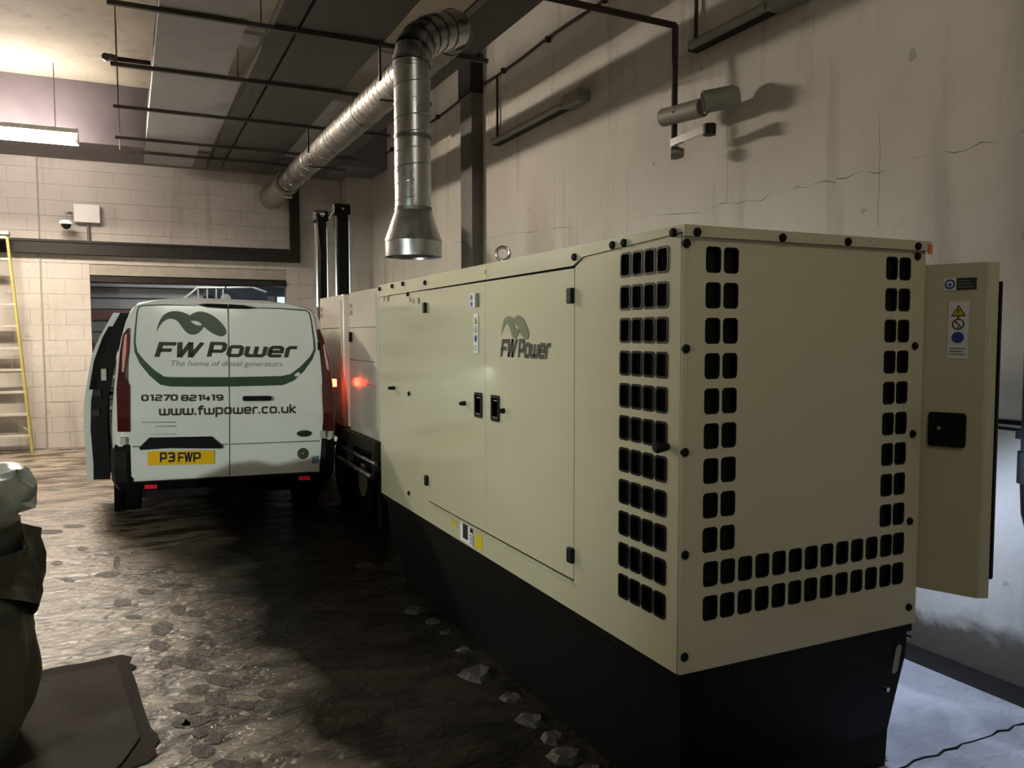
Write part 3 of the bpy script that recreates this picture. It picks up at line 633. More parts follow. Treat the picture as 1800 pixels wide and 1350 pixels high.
def small_label(par, px0, py0, px1, py1, m, lb=None):
    a, b2 = P(px0, py0, X=GX0), P(px1, py1, X=GX0); return lab('instruction_label', a.y, b2.y, b2.z, a.z, m, par, GX0-.0075, lb)
small_label(gen, 795, 911, 799, 927, M['yellow']); small_label(gen, 801, 914, 804, 928, M['yellow'])
w_ = P(833, 925, X=GX0); yb0 = P(811, 925, X=GX0).y
obj('instruction_label', MB().poly([(GX0-.0075, P(806, 9, X=GX0).y, GZ0+.012), (GX0-.0075, w_.y, GZ0+.012), (GX0-.0075, w_.y, .635), (GX0-.0075, P(806, 9, X=GX0).y, .635)]), M['white'], gen)
lab('text_block', P(811, 9, X=GX0).y, P(820, 9, X=GX0).y, GZ0+.03, .632, M['ink'], gen, GX0-.0085)
for k in range(4): lab('text_block', P(823, 9, X=GX0).y, P(831, 9, X=GX0).y, GZ0+.02+.014*k, GZ0+.027+.014*k, M['greyink'], gen, GX0-.0085)
lab('text_block', P(824, 9, X=GX0).y, P(829, 9, X=GX0).y, .603, .628, M['ink'], gen, GX0-.0085)
lab('instruction_label', P(834, 9, X=GX0).y, P(846, 9, X=GX0).y, GZ0+.02, GZ0+.092, M['yellow'], gen, GX0-.0075, 'plain yellow sticker')
p = P(853, 478, X=GX0-.012); lab('warning_label', p.y-.012, p.y+.012, p.z-.025, p.z+.025, M['yellow'], gen, GX0-.0135, 'small yellow warning sticker')
lab('symbol', p.y-.005, p.y+.005, p.z-.014, p.z+.012, M['ink'], gen, GX0-.0145)
for px, py, m_, dz in ((684, 522, M['ink'], .03), (677, 525, M['olive'], .02), (723, 527, M['olive'], .015), (729, 529, M['olive'], .015), (738, 529, M['ink'], .018)):
    p = P(px, py, X=GX0); lab('instruction_label', p.y-.016, p.y+.016, p.z-dz, p.z+dz, m_, gen, GX0-.0075)
# amber reflector on the far roof corner of the end
obj('corner_reflector', MB().box(GX1-.008, GX1+.013, GY0-.023, GY0-.018, 1.942, 1.978), M['amber'], gen, label='orange reflector patch')
# base frame tank
sk = [(GX0+.02, GY0+.012), (GX1-.02, GY0+.012), (GX1-.02, GY1-.03), (GX0+.02, GY1-.03)]
bb = MB()
prof = [(GY0+.012, GZ0), (GY0+.012, .40), (GY0-.0, .12), (GY0-.03, 0), (5.05, 0), (5.1, .06), (GY1-.14, .24), (GY1-.05, .45), (GY1-.02, GZ0)]
v0 = [bb.bm.verts.new((GX0+.02, y, z_)) for y, z_ in prof]; v1 = [bb.bm.verts.new((GX1-.02-(.0 if z_ > .5 else .01 if z_ > .38 else .11 if z_ > .1 else .155), y, z_)) for y, z_ in prof]
bb.bm.faces.new(v0); bb.bm.faces.new(v1[::-1])
for i in range(len(prof)):
    j = (i+1) % len(prof); bb.bm.faces.new((v0[i], v1[i], v1[j], v0[j]))
obj('base_frame', bb, M['blackpaint'], gen, bevel=.004)
obj('base_rail', MB().box(GX0+.005, GX1-.005, GY0+.005, GY1-.01, GZ0-.035, GZ0-.002), M['blackpaint'], gen)
sl_ = lambda x0, z0, x1, z1, r: plate([rrect(x0, z0, x1, z1, r)], lambda u, v, q: Vector((u, GY0+.008-q, v)))
p = P(1580, 1160, Y=GY0); obj('lifting_slot', plate([rrect(-.016, -.055, .016, .055, .015)], lambda u, v, q: Vector((p.x+u+v*.22, GY0+.009+(0 if p.z+v > .4 else (.4-p.z-v)*.0), p.z+v))), M['grey'], gen, label='slot through the base showing grey floor')
for k, (px, py) in enumerate(((1596, 1118), (1556, 1210), (1553, 1330))):
    q_ = P(px, py, Y=GY0+.01); obj('bolt', MB().tube([(q_.x, GY0+.02, q_.z), (q_.x, GY0-.004, q_.z)], .006 if k != 1 else .009, 10), M['chrome'], gen)
# open door on the right
PA = Vector((GX1+.008, 2.16, 0)); PB = P(1728, 700, Z=1.2); 
# far edge placed by its height seen: about 2.9 m from the lens
dq = (F_+R_*((1730-900)/FPX)-U_*((700-675)/FPX)); dq = dq*(2.97); PB = Vector((dq.x, dq.y, 0))
dv = (PB-PA); wd = dv.length; dv.normalize(); nr = Vector((dv.y, -dv.x, 0))      # nr towards the camera side
if nr.dot(-PA) < 0: nr = -nr
zd0, zd1 = .655, 1.903
frD = lambda u, v, q: PA+dv*u+nr*q+Vector((0, 0, v))
od = obj('open_door', plate([[(.0, zd0), (wd, zd0), (wd, zd1), (0, zd1)]], frD, .014), M['beige'], gen, bevel=.002)
b = MB()
for u in (.0, wd-.0): b.obox(PA+dv*(u if u else .008)-nr*.018+Vector((0, 0, zd0)), PA+dv*(u if u else .008)-nr*.018+Vector((0, 0, zd1)), .012, .035, nr)
obj('folded_edge', b, M['beige'], od)
obj('edge_return', plate([[(wd, zd0+.0), (wd+.03, zd0-.0), (wd+.03, zd1-.0), (wd, zd1)]], lambda u, v, q: frD(u, v, q-(u-wd)*.8), .004), M['beige'], od)
obj('rubber_seal', MB().obox(frD(wd+.03, zd0+.07, -.05), frD(wd+.03, zd1-.07, -.05), .012, .03, nr), M['rubber'], od)
def duv(px, py):
    d_ = F_+R_*((px-900)/FPX)-U_*((py-675)/FPX); C = Vector((0, 0, CAMZ)); t = (PA-C).dot(nr)/d_.dot(nr); q_ = C+d_*t; return ((q_-PA).dot(dv), q_.z)
u0, v0_ = duv(1633, 757); u1, v1_ = duv(1699, 757)
obj('recessed_latch', plate([rrect(u0, 1.215, u1, 1.345, .012)], lambda u, v, q: frD(u, v, q+.011), .01), M['black'], od)
obj('lock_barrel', MB().tube([frD(u0+(u1-u0)*.3, 1.285, .014), frD(u0+(u1-u0)*.3, 1.285, .02)], .007, 12), M['grey'], od, smooth=True)
uc, vc = duv(1685, 580); strip(lambda u, v, q: frD(uc+u, vc+v, q+.009), od, .07, .215)
ub, vb = duv(1671, 500)
lb2 = obj('instruction_label', plate([rrect(ub-.022, vb-.024, ub+.022, vb+.024, .002)], lambda u, v, q: frD(u, v, .009)), M['white'], od)
obj('symbol', plate([circ(ub, vb, .018)], lambda u, v, q: frD(u, v, .010)), M['blue'], lb2)
obj('symbol', plate([circ(ub, vb, .012), circ(ub, vb-.002, .006)[::-1]], lambda u, v, q: frD(u, v, .011)), M['white'], lb2)
ut0, vt0 = duv(1682, 500); ut1, _ = duv(1718, 500)
lb3 = obj('text_block', plate([rrect(ut0, vb-.022, ut1, vb+.022, .001)], lambda u, v, q: frD(u, v, .009)), M['ink'], od)
for k in range(3): obj('mark', plate([[(ut0+.006, vb-.012+.011*k), (ut1-.01-.008*k, vb-.012+.011*k), (ut1-.01-.008*k, vb-.009+.011*k), (ut0+.006, vb-.009+.011*k)]], lambda u, v, q: frD(u, v, .010)), M['greyink'], lb3)
p = P(1619, 750, Y=GY0+.1); obj('rubber_buffer', MB().tube([(GX1, GY0+.03, 1.29), (GX1+.03, GY0+.03, 1.29)], .012, 10), M['rubber'], gen, smooth=True)

# ------------------------------------------------------------------ van
VY = 7.4; VXC = .775
van = thing('van', 'white panel van with green wave signwriting reversed up to the opening', 'van', (VXC, VY+2.4, 0), (0, math.radians(1.35), 0))
Vt = WM[van.name]
def lean(z_):  # how far the rear leans forward with height
    return 0 if z_ < .95 else (z_-.95)*.06 if z_ < 1.3 else .021+(z_-1.3)*.14
ZL = [.34, .42, .6, .8, 1.0, 1.15, 1.3, 1.45, 1.6, 1.74, 1.84, 1.9, 1.935]
WL = [.87, .90, .925, .935, .93, .92, .905, .885, .86, .825, .785, .73, .6]
FL = [.15, .05, 0, .03, .12, .35, .75, 1.05, 1.3, 1.5, 1.65, 1.8, 2.0]
def vring(z_, w_, fo):
    yr = -2.4+lean(z_)+.0; yf = 2.5-fo; r1, r2 = .10, .35; pts = []
    for cx_, cy_, a, r in ((w_-r1, yr+r1, 270, r1), (w_-r2, yf-r2, 0, r2), (-w_+r2, yf-r2, 90, r2), (-w_+r1, yr+r1, 180, r1)):
        for i in range(7):
            t = math.radians(a+15*i); pts.append((cx_+r*math.cos(t), cy_+r*math.sin(t), z_))
    return pts
bb = MB(); rings = [[bb.bm.verts.new(Vt @ Vector(p)) for p in vring(z_, w_, f_)] for z_, w_, f_ in zip(ZL, WL, FL)]
for A, B in zip(rings, rings[1:]):
    n = len(A)
    for i in range(n): bb.bm.faces.new((A[i], A[(i+1) % n], B[(i+1) % n], B[i]))
bb.bm.faces.new(rings[0][::-1])
top = [Vector((p[0]*.6, p[1]*.96+.02, 1.965)) for p in vring(1.935, .6, 2.0)]; tv = [bb.bm.verts.new(Vt @ t) for t in top]; n = len(tv)
for i in range(n): bb.bm.faces.new((rings[-1][i], rings[-1][(i+1) % n], tv[(i+1) % n], tv[i]))
bb.bm.faces.new(tv)
obj('body', bb, M['vanwhite'], van, smooth=True)
def rear(loops, off, m, name, par=van, ext=0.0, px=False, **k):
    """outline on the van's rear face given in photo pixels measured there or local metres; draped over the leaning rear"""
    def conv(lp):
        o = []
        for x, y in lp:
            q_ = P(x, y, Y=VY); q_ = Vt.inverted() @ q_; o.append((q_.x, q_.z))
        return o
    loops = [conv(l) if px else l for l in loops]
    bm = plate(loops, lambda u, v, q: Vector((u, 0, v)) if not ext else Vector((u, q, v)), ext)
    for zc in (.95, 1.3, 1.1, 1.5, 1.7):
        bmesh.ops.bisect_plane(bm, geom=bm.verts[:]+bm.edges[:]+bm.faces[:], plane_co=(0, 0, zc), plane_no=(0, 0, 1))
    for v in bm.verts: v.co = Vt @ Vector((v.co.x, -2.4+lean(v.co.z)-off+(v.co.y if ext else 0), v.co.z))
    return obj(name, bm, m, par, **k)
def drape(bm, off):     # world-plane decal -> onto leaning rear
    for v in bm.verts:
        q_ = Vt.inverted() @ v.co; q_.y = -2.4+lean(q_.z)-off; v.co = Vt @ q_
    return bm
# doors (left one and right one) in pixels
ld = rear([[(234, 545), (236, 538), (243, 534), (401, 537.5), (402, 836), (236, 841), (231, 836), (229, 770), (226, 700), (226, 640), (229, 590)]], .022, M['vanwhite'], 'rear_door', ext=.03, px=True, bevel=.006)
rd = rear([[(404, 537.6), (546, 545), (551, 550), (557, 580), (563, 625), (566, 680), (566, 740), (562, 800), (560, 820), (556, 827), (404, 836)]], .022, M['vanwhite'], 'rear_door', ext=.03, px=True, bevel=.006)
D = .0385
# moulded seal line and green band, split by the door gap
def band(pts, par, m=M['green'], hw=None, name='green_band'):
    bm = bmesh.new(); n = len(pts); ws = hw if hw else [p[2] for p in pts]
    L, R2 = [], []
    for i, p in enumerate(pts):
        a = Vector(pts[max(0, i-1)][:2]); b_ = Vector(pts[min(n-1, i+1)][:2]); d_ = (b_-a).normalized(); nn = Vector((-d_.y, d_.x)); c = Vector(p[:2])
        L.append(c+nn*p[2]); R2.append(c-nn*p[2])
    f = lambda v: P(v.x, v.y, Y=VY)
    lv = [bm.verts.new(f(v)) for v in L]; rv = [bm.verts.new(f(v)) for v in R2]
    for i in range(n-1): bm.faces.new((lv[i], lv[i+1], rv[i+1], rv[i]))
    return obj(name, drape(bm, D), m, par)
cc = lambda x, y: (140+x/3.375, 500+y/3.375)
bl = [(*cc(700, 124), .6), (*cc(520, 120), 1.0), (*cc(380, 122), 1.2), (*cc(352, 132), 1.3), (*cc(342, 160), 1.3), (*cc(332, 260), 1.5), (*cc(326, 340), 1.8), (*cc(334, 400), 2.5), (*cc(370, 460), 5), (*cc(430, 525), 6.5), (*cc(490, 570), 8.0), (*cc(540, 577), 8.3), (*cc(700, 578), 8.4), (*cc(884, 577), 8.3)]
brt = [(*cc(889, 577), 8.3), (*cc(1080, 573), 8.2), (*cc(1200, 570), 8.2), (*cc(1260, 550), 6.5), (*cc(1320, 500), 5), (*cc(1375, 435), 3.2), (*cc(1396, 390), 1.9), (*cc(1394, 330), 1.5), (*cc(1382, 220), 1.3), (*cc(1372, 170), 1.3), (*cc(1354, 153), 1.2), (*cc(1200, 142), 1.0), (*cc(1000, 136), .7)]
band(bl, ld); band(brt, rd)
rear([[cc(x, y) for x, y in ((700, 118), (760, 112), (882, 116), (882, 142), (760, 134))]], .048, M['black'], 'top_garnish', ld, ext=.02, px=True)
rear([[cc(x, y) for x, y in ((888, 116), (980, 122), (1060, 140), (1000, 144), (888, 142))]], .048, M['black'], 'top_garnish', rd, ext=.02, px=True)
def onrear(fn_bm, par, m, name='lettering', off=D, **k): return obj(name, drape(fn_bm, off), m, par, **k)
def frR(px, py):      # origin pixel -> frame on rear plane, u right, v up, metres
    o_ = Vt.inverted() @ P(px, py, Y=VY); return lambda u, v, q: Vt @ Vector((o_.x+u, -2.4, o_.z+v))
mpp = (P(500, 700, Y=VY)-P(300, 700, Y=VY)).x/200    # metres per photo pixel here
sw = swoosh(119*mpp, frR(*cc(456, 284))); onrear(sw, ld, M['green'], 'wave_emblem', label='dark green wave emblem')
onrear(letters('FW', 78*mpp, 27*mpp, frR(271, 627.5), .12, .3), ld, M['ink'], off=D+.001)
onrear(letters('Power', 160*mpp, 27*mpp, frR(363, 627), .115, .25), ld, M['ink'], off=D+.001)
onrear(letters('01270', 61*mpp, 11*mpp, frR(248, 704.5), .13), ld, M['ink']); onrear(letters('821419', 73*mpp, 11*mpp, frR(318, 704.5), .13), ld, M['ink'])
onrear(letters('www.fwpower.co.uk', 242*mpp, 17*mpp, frR(279, 730), .10), ld, M['ink'], off=D+.001)
onrear(text_bm('The home of diesel generators', frR(298, 643), 14*mpp, 0, .25, 1.13), ld, M['greyink'], off=D+.001)
for x0, x1, y, h_ in ((248, 310, 741, 1.2), (272, 310, 748, 1.2), (262, 310, 762, .6)): rear([[(x0, y), (x1, y-.5), (x1, y+h_), (x0, y+h_)]], D, M['greyink'], 'faded_lettering', ld, px=True)
rear([[cc(x, y) for x, y in ((352, 965), (412, 905), (780, 898), (845, 955), (838, 968), (520, 966), (360, 976))]], .05, M['black'], 'plate_light_bar', ld, ext=.03, px=True, bevel=.004)
npz = rear([[cc(x, y) for x, y in ((402, 986), (796, 980), (796, 1060), (403, 1068))]], .045, M['plate'], 'number_plate', ld, ext=.008, px=True)
onrear(letters('P', 12.5*mpp, 17.5*mpp, frR(280.5, 811), .11), npz, M['ink'], 'plate_character', off=.052)
onrear(letters('3', 14*mpp, 17.5*mpp, frR(293.5, 811), .11), npz, M['ink'], 'plate_character', off=.052)
for c, x, wd_ in (('F', 312, 11.5), ('W', 323.5, 14.5), ('P', 338.5, 14)): onrear(letters(c, wd_*mpp, 17.5*mpp, frR(x, 810.5), .1 if c != 'W' else .12), npz, M['ink'], 'plate_character', off=.052)
rear([rrect(*(lambda a, b_: (a.x, a.z, b_.x, b_.z))(Vt.inverted() @ P(425, 704, Y=VY), Vt.inverted() @ P(475, 695, Y=VY)), .016)], .07, M['black'], 'door_handle', rd, ext=.03, bevel=.006)
rear([[(444, 696), (448, 691), (462, 691), (466, 696)]], .045, M['vanwhite'], 'handle_recess', rd, ext=.012, px=True)
em = lambda px, py, a, b_: (lambda o_: [(o_.x+a*math.cos(t), o_.z+b_*math.sin(t)) for t in [2*math.pi*i/28 for i in range(28)]])(Vt.inverted() @ P(px, py, Y=VY))
rear([em(533, 761, 14*mpp, 6.3*mpp)], .045, M['ink'], 'oval_badge', rd, ext=.008)
rear([em(533, 761, 12*mpp, 4.6*mpp), em(533, 761, 10.8*mpp, 3.8*mpp)[::-1]], .0505, M['chrome'], 'oval_badge_rim', rd)
rear([em(531, 796, 10.5*mpp, 10.5*mpp)], .042, M['ink'], 'round_badge', rd, ext=.005)
rear([em(531, 796, 7.5*mpp, 7.5*mpp), em(531, 796, 6*mpp, 6*mpp)[::-1]], .046, M['greyink'], 'round_badge_ring', rd); rear([em(531, 796, 3*mpp, 3*mpp)], .046, M['greyink'], 'round_badge_ring', rd)
rear([[(547, 802), (559, 800), (559, 813), (546, 814)]], D, mat('pale_blue_sticker', hexc(120, 150, 170), .4), 'sticker', rd, px=True)
rear([[(233, 783), (401, 779), (401, 781), (233, 785.5)]], D, M['greyink'], 'pressed_crease', ld, px=True); rear([[(404, 779), (561, 773), (561, 775), (404, 781)]], D, M['greyink'], 'pressed_crease', rd, px=True)
for x, y, w_, h_, d_ in ((216, 774, 9, 13, ld), (565, 762, 8, 12, rd), (561, 608, 4, 14, rd)):
    rear([[(x-w_/2, y-h_/2), (x+w_/2, y-h_/2), (x+w_/2, y+h_/2), (x-w_/2, y+h_/2)]], .035, M['alu'] if y > 700 else M['black'], 'hinge', d_, ext=.05, px=True)
# bumper
bbm = MB()
for z0, z1, w_, o_ in ((.37, .44, .93, .015), (.44, .70, .945, .03), (.70, .72, .94, .02)):
    pass
prof = [(.33, .0, .90), (.40, .045, .935), (.52, .06, .945), (.66, .05, .945), (.70, .02, .94)]
rg = []
for z_, o_, w_ in prof:
    pts = [(-w_, -1.75, z_), (-w_, -2.25, z_), (-w_+.03, -2.36-o_, z_), (-w_+.12, -2.4-o_, z_), (w_-.12, -2.4-o_, z_), (w_-.03, -2.36-o_, z_), (w_, -2.25, z_), (w_, -1.75, z_)]
    rg.append(pts)
# middle dips below the doors: two corner towers + low centre
def bump(z_lo, z_hi, xa, xb):
    b = MB(); rs = []
    for z_, o_, w_ in prof:
        if z_ < z_lo-.001 or z_ > z_hi+.001: continue
        line = [(-w_, -1.6), (-w_, -2.25), (-w_+.03, -2.36-o_), (-w_+.12, -2.4-o_), (w_-.12, -2.4-o_), (w_-.03, -2.36-o_), (w_, -2.25), (w_, -1.6)]
        rs.append([(x, y, z_) for x, y in line])
    return rs
rs = bump(.33, .42, 0, 0); b = MB(); vs = [[b.bm.verts.new(Vt @ Vector(p)) for p in r] for r in rs]
vs.append([b.bm.verts.new(Vt @ Vector((p[0]*.97, max(p[1], -2.36), .41))) for p in rs[-1]])
for A, B in zip(vs, vs[1:]):
    for i in range(len(A)-1): b.bm.faces.new((A[i], A[i+1], B[i+1], B[i]))
for sgn in (-1, 1):
    pr_ = [[(sgn*w_, -1.7), (sgn*w_, -2.25), (sgn*(w_-.03), -2.36-o_*.7), (sgn*(w_-.12), -2.4-o_*.6), (sgn*(.775), -2.4-o_*.3), (sgn*.775, -2.38)] for z_, o_, w_ in prof[1:]]+[[(sgn*w_, -1.7), (sgn*w_, -2.25), (sgn*(w_-.03), -2.36), (sgn*(w_-.08), -2.39), (sgn*.80, -2.39), (sgn*.80, -2.38)] for w_ in (.935,)]
    zs = [.40, .52, .66, .70, .73]
    vs = [[b.bm.verts.new(Vt @ Vector((x, y, z_))) for x, y in r] for r, z_ in zip(pr_, zs)]
    for A, B in zip(vs, vs[1:]):
        for i in range(len(A)-1): b.bm.faces.new((A[i], A[i+1], B[i+1], B[i]) if sgn < 0 else (A[i+1], A[i], B[i], B[i+1]))
bo = obj('rear_bumper', b, M['black'], van)
for x0, x1, y in ((254, 276, 854), (523, 543, 839)): rear([[(x0, y-3.5), (x1, y-4), (x1, y+2.5), (x0, y+3.5)]], .058, M['reflector'], 'bumper_reflector', bo, ext=.01, px=True)
# tail lamps
tl = [cc(x, y) for x, y in ((283, 262), (294, 256), (296, 330), (292, 400), (275, 480), (270, 540), (297, 600), (298, 870), (225, 870), (218, 620), (228, 520), (238, 400), (255, 300))]
lampL = rear([tl], .03, M['darkred'], 'tail_lamp', ext=.05, px=True, bevel=.006)
rear([[cc(x, y) for x, y in ((266, 300), (280, 290), (276, 400), (262, 520), (250, 515), (254, 400))]], .058, M['pinklens'], 'lamp_lens', lampL, ext=.004, px=True)
rear([[cc(x, y) for x, y in ((284, 280), (291, 276), (289, 395), (272, 480), (268, 510), (276, 400))]], .058, M['redlamp'], 'lamp_lens', lampL, ext=.004, px=True)
tr_ = [cc(x, y) for x, y in ((1414, 272), (1424, 262), (1450, 320), (1476, 440), (1494, 580), (1502, 700), (1502, 865), (1440, 865), (1432, 600), (1446, 550), (1440, 470), (1428, 380))]
lampR = rear([tr_], .03, M['darkred'], 'tail_lamp', ext=.05, px=True, bevel=.006)
rear([[cc(x, y) for x, y in ((1444, 360), (1452, 355), (1472, 470), (1474, 510), (1462, 500), (1452, 430))]], .058, M['pinklens'], 'lamp_lens', lampR, ext=.004, px=True)
q_ = Vt @ Vector((.915, -2.30, 1.22))
obj('lit_bulb', MB().box(q_.x-.0, q_.x+.03, q_.y-.03, q_.y+.05, q_.z-.035, q_.z+.035), M['tail'], lampR, label='glowing red side of the tail lamp')
# wheels
for sx_ in (-1, 1):
    for yy in (-1.5, 1.45):
        wh = obj('wheel', MB().tube([Vt @ Vector((sx_*.70, yy, .335)), Vt @ Vector((sx_*.91, yy, .335))], .335, 32), M['rubber'], van, smooth=True, bevel=.02)
        obj('hub_cap', MB().tube([Vt @ Vector((sx_*.91, yy, .335)), Vt @ Vector((sx_*.918, yy, .335))], .2, 24), M['grey'], wh, smooth=True)
        obj('wheel_arch', MB().tube([Vt @ Vector((sx_*.86, yy, .38)), Vt @ Vector((sx_*.925, yy, .38))], .39, 32), M['black'], van, smooth=True)
obj('windscreen', MB().poly([Vt @ Vector(p) for p in ((-.78, 2.18, 1.17), (.78, 2.18, 1.17), (.66, .93, 1.84), (-.66, .93, 1.84))]), M['glass'], van)
obj('underbody', MB().add(plate([rrect(-.7, -2.2, .7, 2.2, .05)], lambda u, v, q: Vt @ Vector((u, v, .28+q)), .12)), M['black'], van)
# open sliding side door standing off the left flank
def flank(z_): return -(.985 if z_ < .6 else 1.005 if z_ < 1.05 else 1.0-(z_-1.05)*.1 if z_ < 1.5 else .955-(z_-1.5)*.45)
zs = [.36, .5, .8, 1.05, 1.25, 1.45, 1.6, 1.72, 1.82]
def slab(y0, y1, o0, o1, name, m, par, zlist=zs, tilt=.0):
    b = MB(); rows = []
    for z_ in zlist:
        off_ = .10*(1 if z_ < 1.05 else 1-(z_-1.05)*.55)
        x_ = flank(z_)-off_
        rows.append([b.bm.verts.new(Vt @ Vector(v)) for v in ((x_-o0, y0, z_), (x_-o1, y0, z_), (x_-o1, y1, z_), (x_-o0, y1, z_))])
    for A, B in zip(rows, rows[1:]):
        for i in range(4): b.bm.faces.new((A[i], A[(i+1) % 4], B[(i+1) % 4], B[i]))
    b.bm.faces.new(rows[0][::-1]); b.bm.faces.new(rows[-1]); return obj(name, b, m, par, smooth=True)
sd = slab(-1.9, -.75, .0, .055, 'sliding_door', M['vanwhite'], van)
slab(-1.93, -.8, -.13, .0, 'door_inner_frame', M['black'], sd)
slab(-1.935, -1.93, -.02, .03, 'door_window_edge', M['glass'], sd, [1.15, 1.4, 1.6, 1.7])
for z_ in (.95, 1.12): obj('door_latch', MB().box(*(lambda c: (c.x-.03, c.x+.03, c.y-.02, c.y+.01, c.z-.03, c.z+.03))(Vt @ Vector((flank(z_)-.06, -1.94, z_)))), M['darkmetal'], sd)
obj('door_latch', MB().box(*(lambda c: (c.x-.02, c.x+.02, c.y-.02, c.y+.01, c.z-.05, c.z+.05))(Vt @ Vector((flank(1.25)-.02, -1.94, 1.28)))), M['alu'], sd)
for x_, z_ in ((-.93, .5), (-.9, 1.1)): obj('slide_arm', MB().obox(Vt @ Vector((x_, -1.7, z_)), Vt @ Vector((x_-.13, -1.6, z_)), .05, .03), M['darkmetal'], sd)

# ------------------------------------------------------------------ cabinets on a trailer behind the generator
TX = 1.85
yA, yB, yC = P(665, 600, X=TX).y, P(613, 600, X=TX).y, P(563, 600, X=TX).y
yA = max(yA, GY1+.2)
trl = thing('equipment_trailer', 'low dark steel trailer frame behind the generator carrying two white cabinets', 'trailer', (TX+.5, (yA+yC)/2+.2, 0))
zt = .80
obj('bed_frame', MB().box(TX-.02, TX+1.1, yA+.02, yA+.1, zt-.16, zt-.05).box(TX-.02, TX+1.1, yC+.25, yC+.35, zt-.16, zt-.05).box(TX-.04, TX+.04, yA, yC+.4, zt-.14, zt-.04).box(TX+1.04, TX+1.12, yA, yC+.4, zt-.14, zt-.04).box(TX+.1, TX+1, yA+.1, yC+.3, zt-.1, zt-.05), M['darkmetal'], trl)
obj('side_rail', MB().tube([(TX-.03, yA, zt-.22), (TX-.03, yC+.4, zt-.22)], .018, 8), M['galv'], trl)
obj('step_rail', MB().tube([(TX-.04, yA+.1, .46), (TX-.04, yB+.3, .46)], .022, 8), M['galv'], trl)
for y in (yA+.1, yB, yC+.3): obj('bracket', MB().box(TX-.03, TX+.02, y-.04, y+.04, .42, zt-.1), M['darkmetal'], trl)
for x in (TX+.15, TX+1.0):
    for y in (yA+.7, yA+1.5):
        wh = obj('wheel', MB().tube([(x-.1, y, .33), (x+.1, y, .33)], .33, 28), M['rubber'], trl, smooth=True); obj('hub_cap', MB().tube([(x-.11, y, .33), (x-.1, y, .33)], .15, 20), M['grey'], wh)
for y in (yA+.05,): obj('support_leg', MB().box(TX+.02, TX+.1, y, y+.08, 0, zt-.1), M['darkmetal'], trl)
def cab(y0, y1, label, dx=0):
    t = thing('equipment_cabinet', label, 'cabinet', (TX+.5+dx, (y0+y1)/2, zt))
    zc = P(563, 524, X=TX).z-.003
    obj('body', MB().box(TX+dx, TX+1.05, y0, y1, zt-.038, zc), M['cabinet'], t, bevel=.012)
    f = lambda u, v, q: Vector((TX+dx-.004-q, u, v))
    dr = obj('door', plate([rrect(y0+.04, zt+.05, y1-.04, zc-.05, .01)], f, .008), M['cabinet'], t)
    for z_ in (zt+.42, zt+.62, zc-.32): obj('panel_crease', MB().box(TX+dx-.011, TX+dx-.0085, y0+.05, y1-.05, z_-.004, z_+.004), M['chrome'], dr)
    obj('latch', MB().box(TX+dx-.03, TX+dx-.009, y1-.14, y1-.1, zc-.45, zc-.36), M['black'], dr)
    obj('rating_label', MB().box(TX+dx-.0105, TX+dx-.0085, y1-.16, y1-.07, zc-.14, zc-.1), M['redbrown'], dr); obj('rating_label', MB().box(TX+dx-.0105, TX+dx-.0085, y1-.16, y1-.07, zc-.21, zc-.16), M['greyink'], dr)
    return t
cab(yA, yB-.02, 'white glossy cabinet nearest the generator, on the trailer')
cab(yB+.22, yC, 'white glossy cabinet farther back, half hidden beside the van')
# mast with hoses
def mast(px0, px1, pytop, Y, label, m):
    a, b_ = P(px0, pytop, Y=Y), P(px1, pytop, Y=Y); xc = (a.x+b_.x)/2; w_ = (b_.x-a.x); t = thing('hydraulic_mast', label, 'mast', (xc, Y, 0))
    ztp = P((px0+px1)/2, pytop, Y=Y).z
    obj('column', MB().box(xc-w_*.30, xc+w_*.36, Y-.07, Y+.07, 0, ztp-.08), m, t, bevel=.01)
    obj('inner_tube', MB().tube([(xc-w_*.42, Y-.06, 0), (xc-w_*.42, Y-.06, ztp-.15)], .018, 8), M['chrome'], t, smooth=True)
    obj('inner_tube', MB().tube([(xc+w_*.42, Y-.06, 0), (xc+w_*.42, Y-.06, ztp-.2)], .014, 8), M['galv'], t, smooth=True)
    obj('head', MB().box(xc-w_*.55, xc+w_*.5, Y-.09, Y+.09, ztp-.12, ztp), M['blackpaint'], t, bevel=.01)
    obj('head_bolt', MB().tube([(xc, Y-.11, ztp-.06), (xc, Y-.08, ztp-.06)], .015, 8), M['chrome'], t)
    return t, xc, ztp
mast(585, 613, 360, yC+.9, 'thick black mast with square head behind the white cabinets', M['blackpaint'])
t, xc, zt2 = mast(552, 574, 372, yC+.95, 'thin mast with looped hoses and bright fittings, left of the thick mast', M['darkmetal'])
obj('hose', MB().tube([(xc-.06, yC+.8, zt2-.05), (xc-.03, yC+.78, zt2-.5), (xc-.04, yC+.78, zt2-1.1), (xc-.1, yC+.8, .3), (xc-.1, yC+.85, 0.02)], .022, 10), M['rubber'], t, smooth=True)
obj('fitting', MB().tube([(xc-.1, yC+.82, zt2-.04), (xc+.02, yC+.82, zt2-.04)], .025, 8), M['chrome'], t); obj('fitting', MB().tube([(xc+.06, yC+.82, zt2-.1), (xc+.1, yC+.82, zt2-.02)], .02, 8), M['chrome'], t)

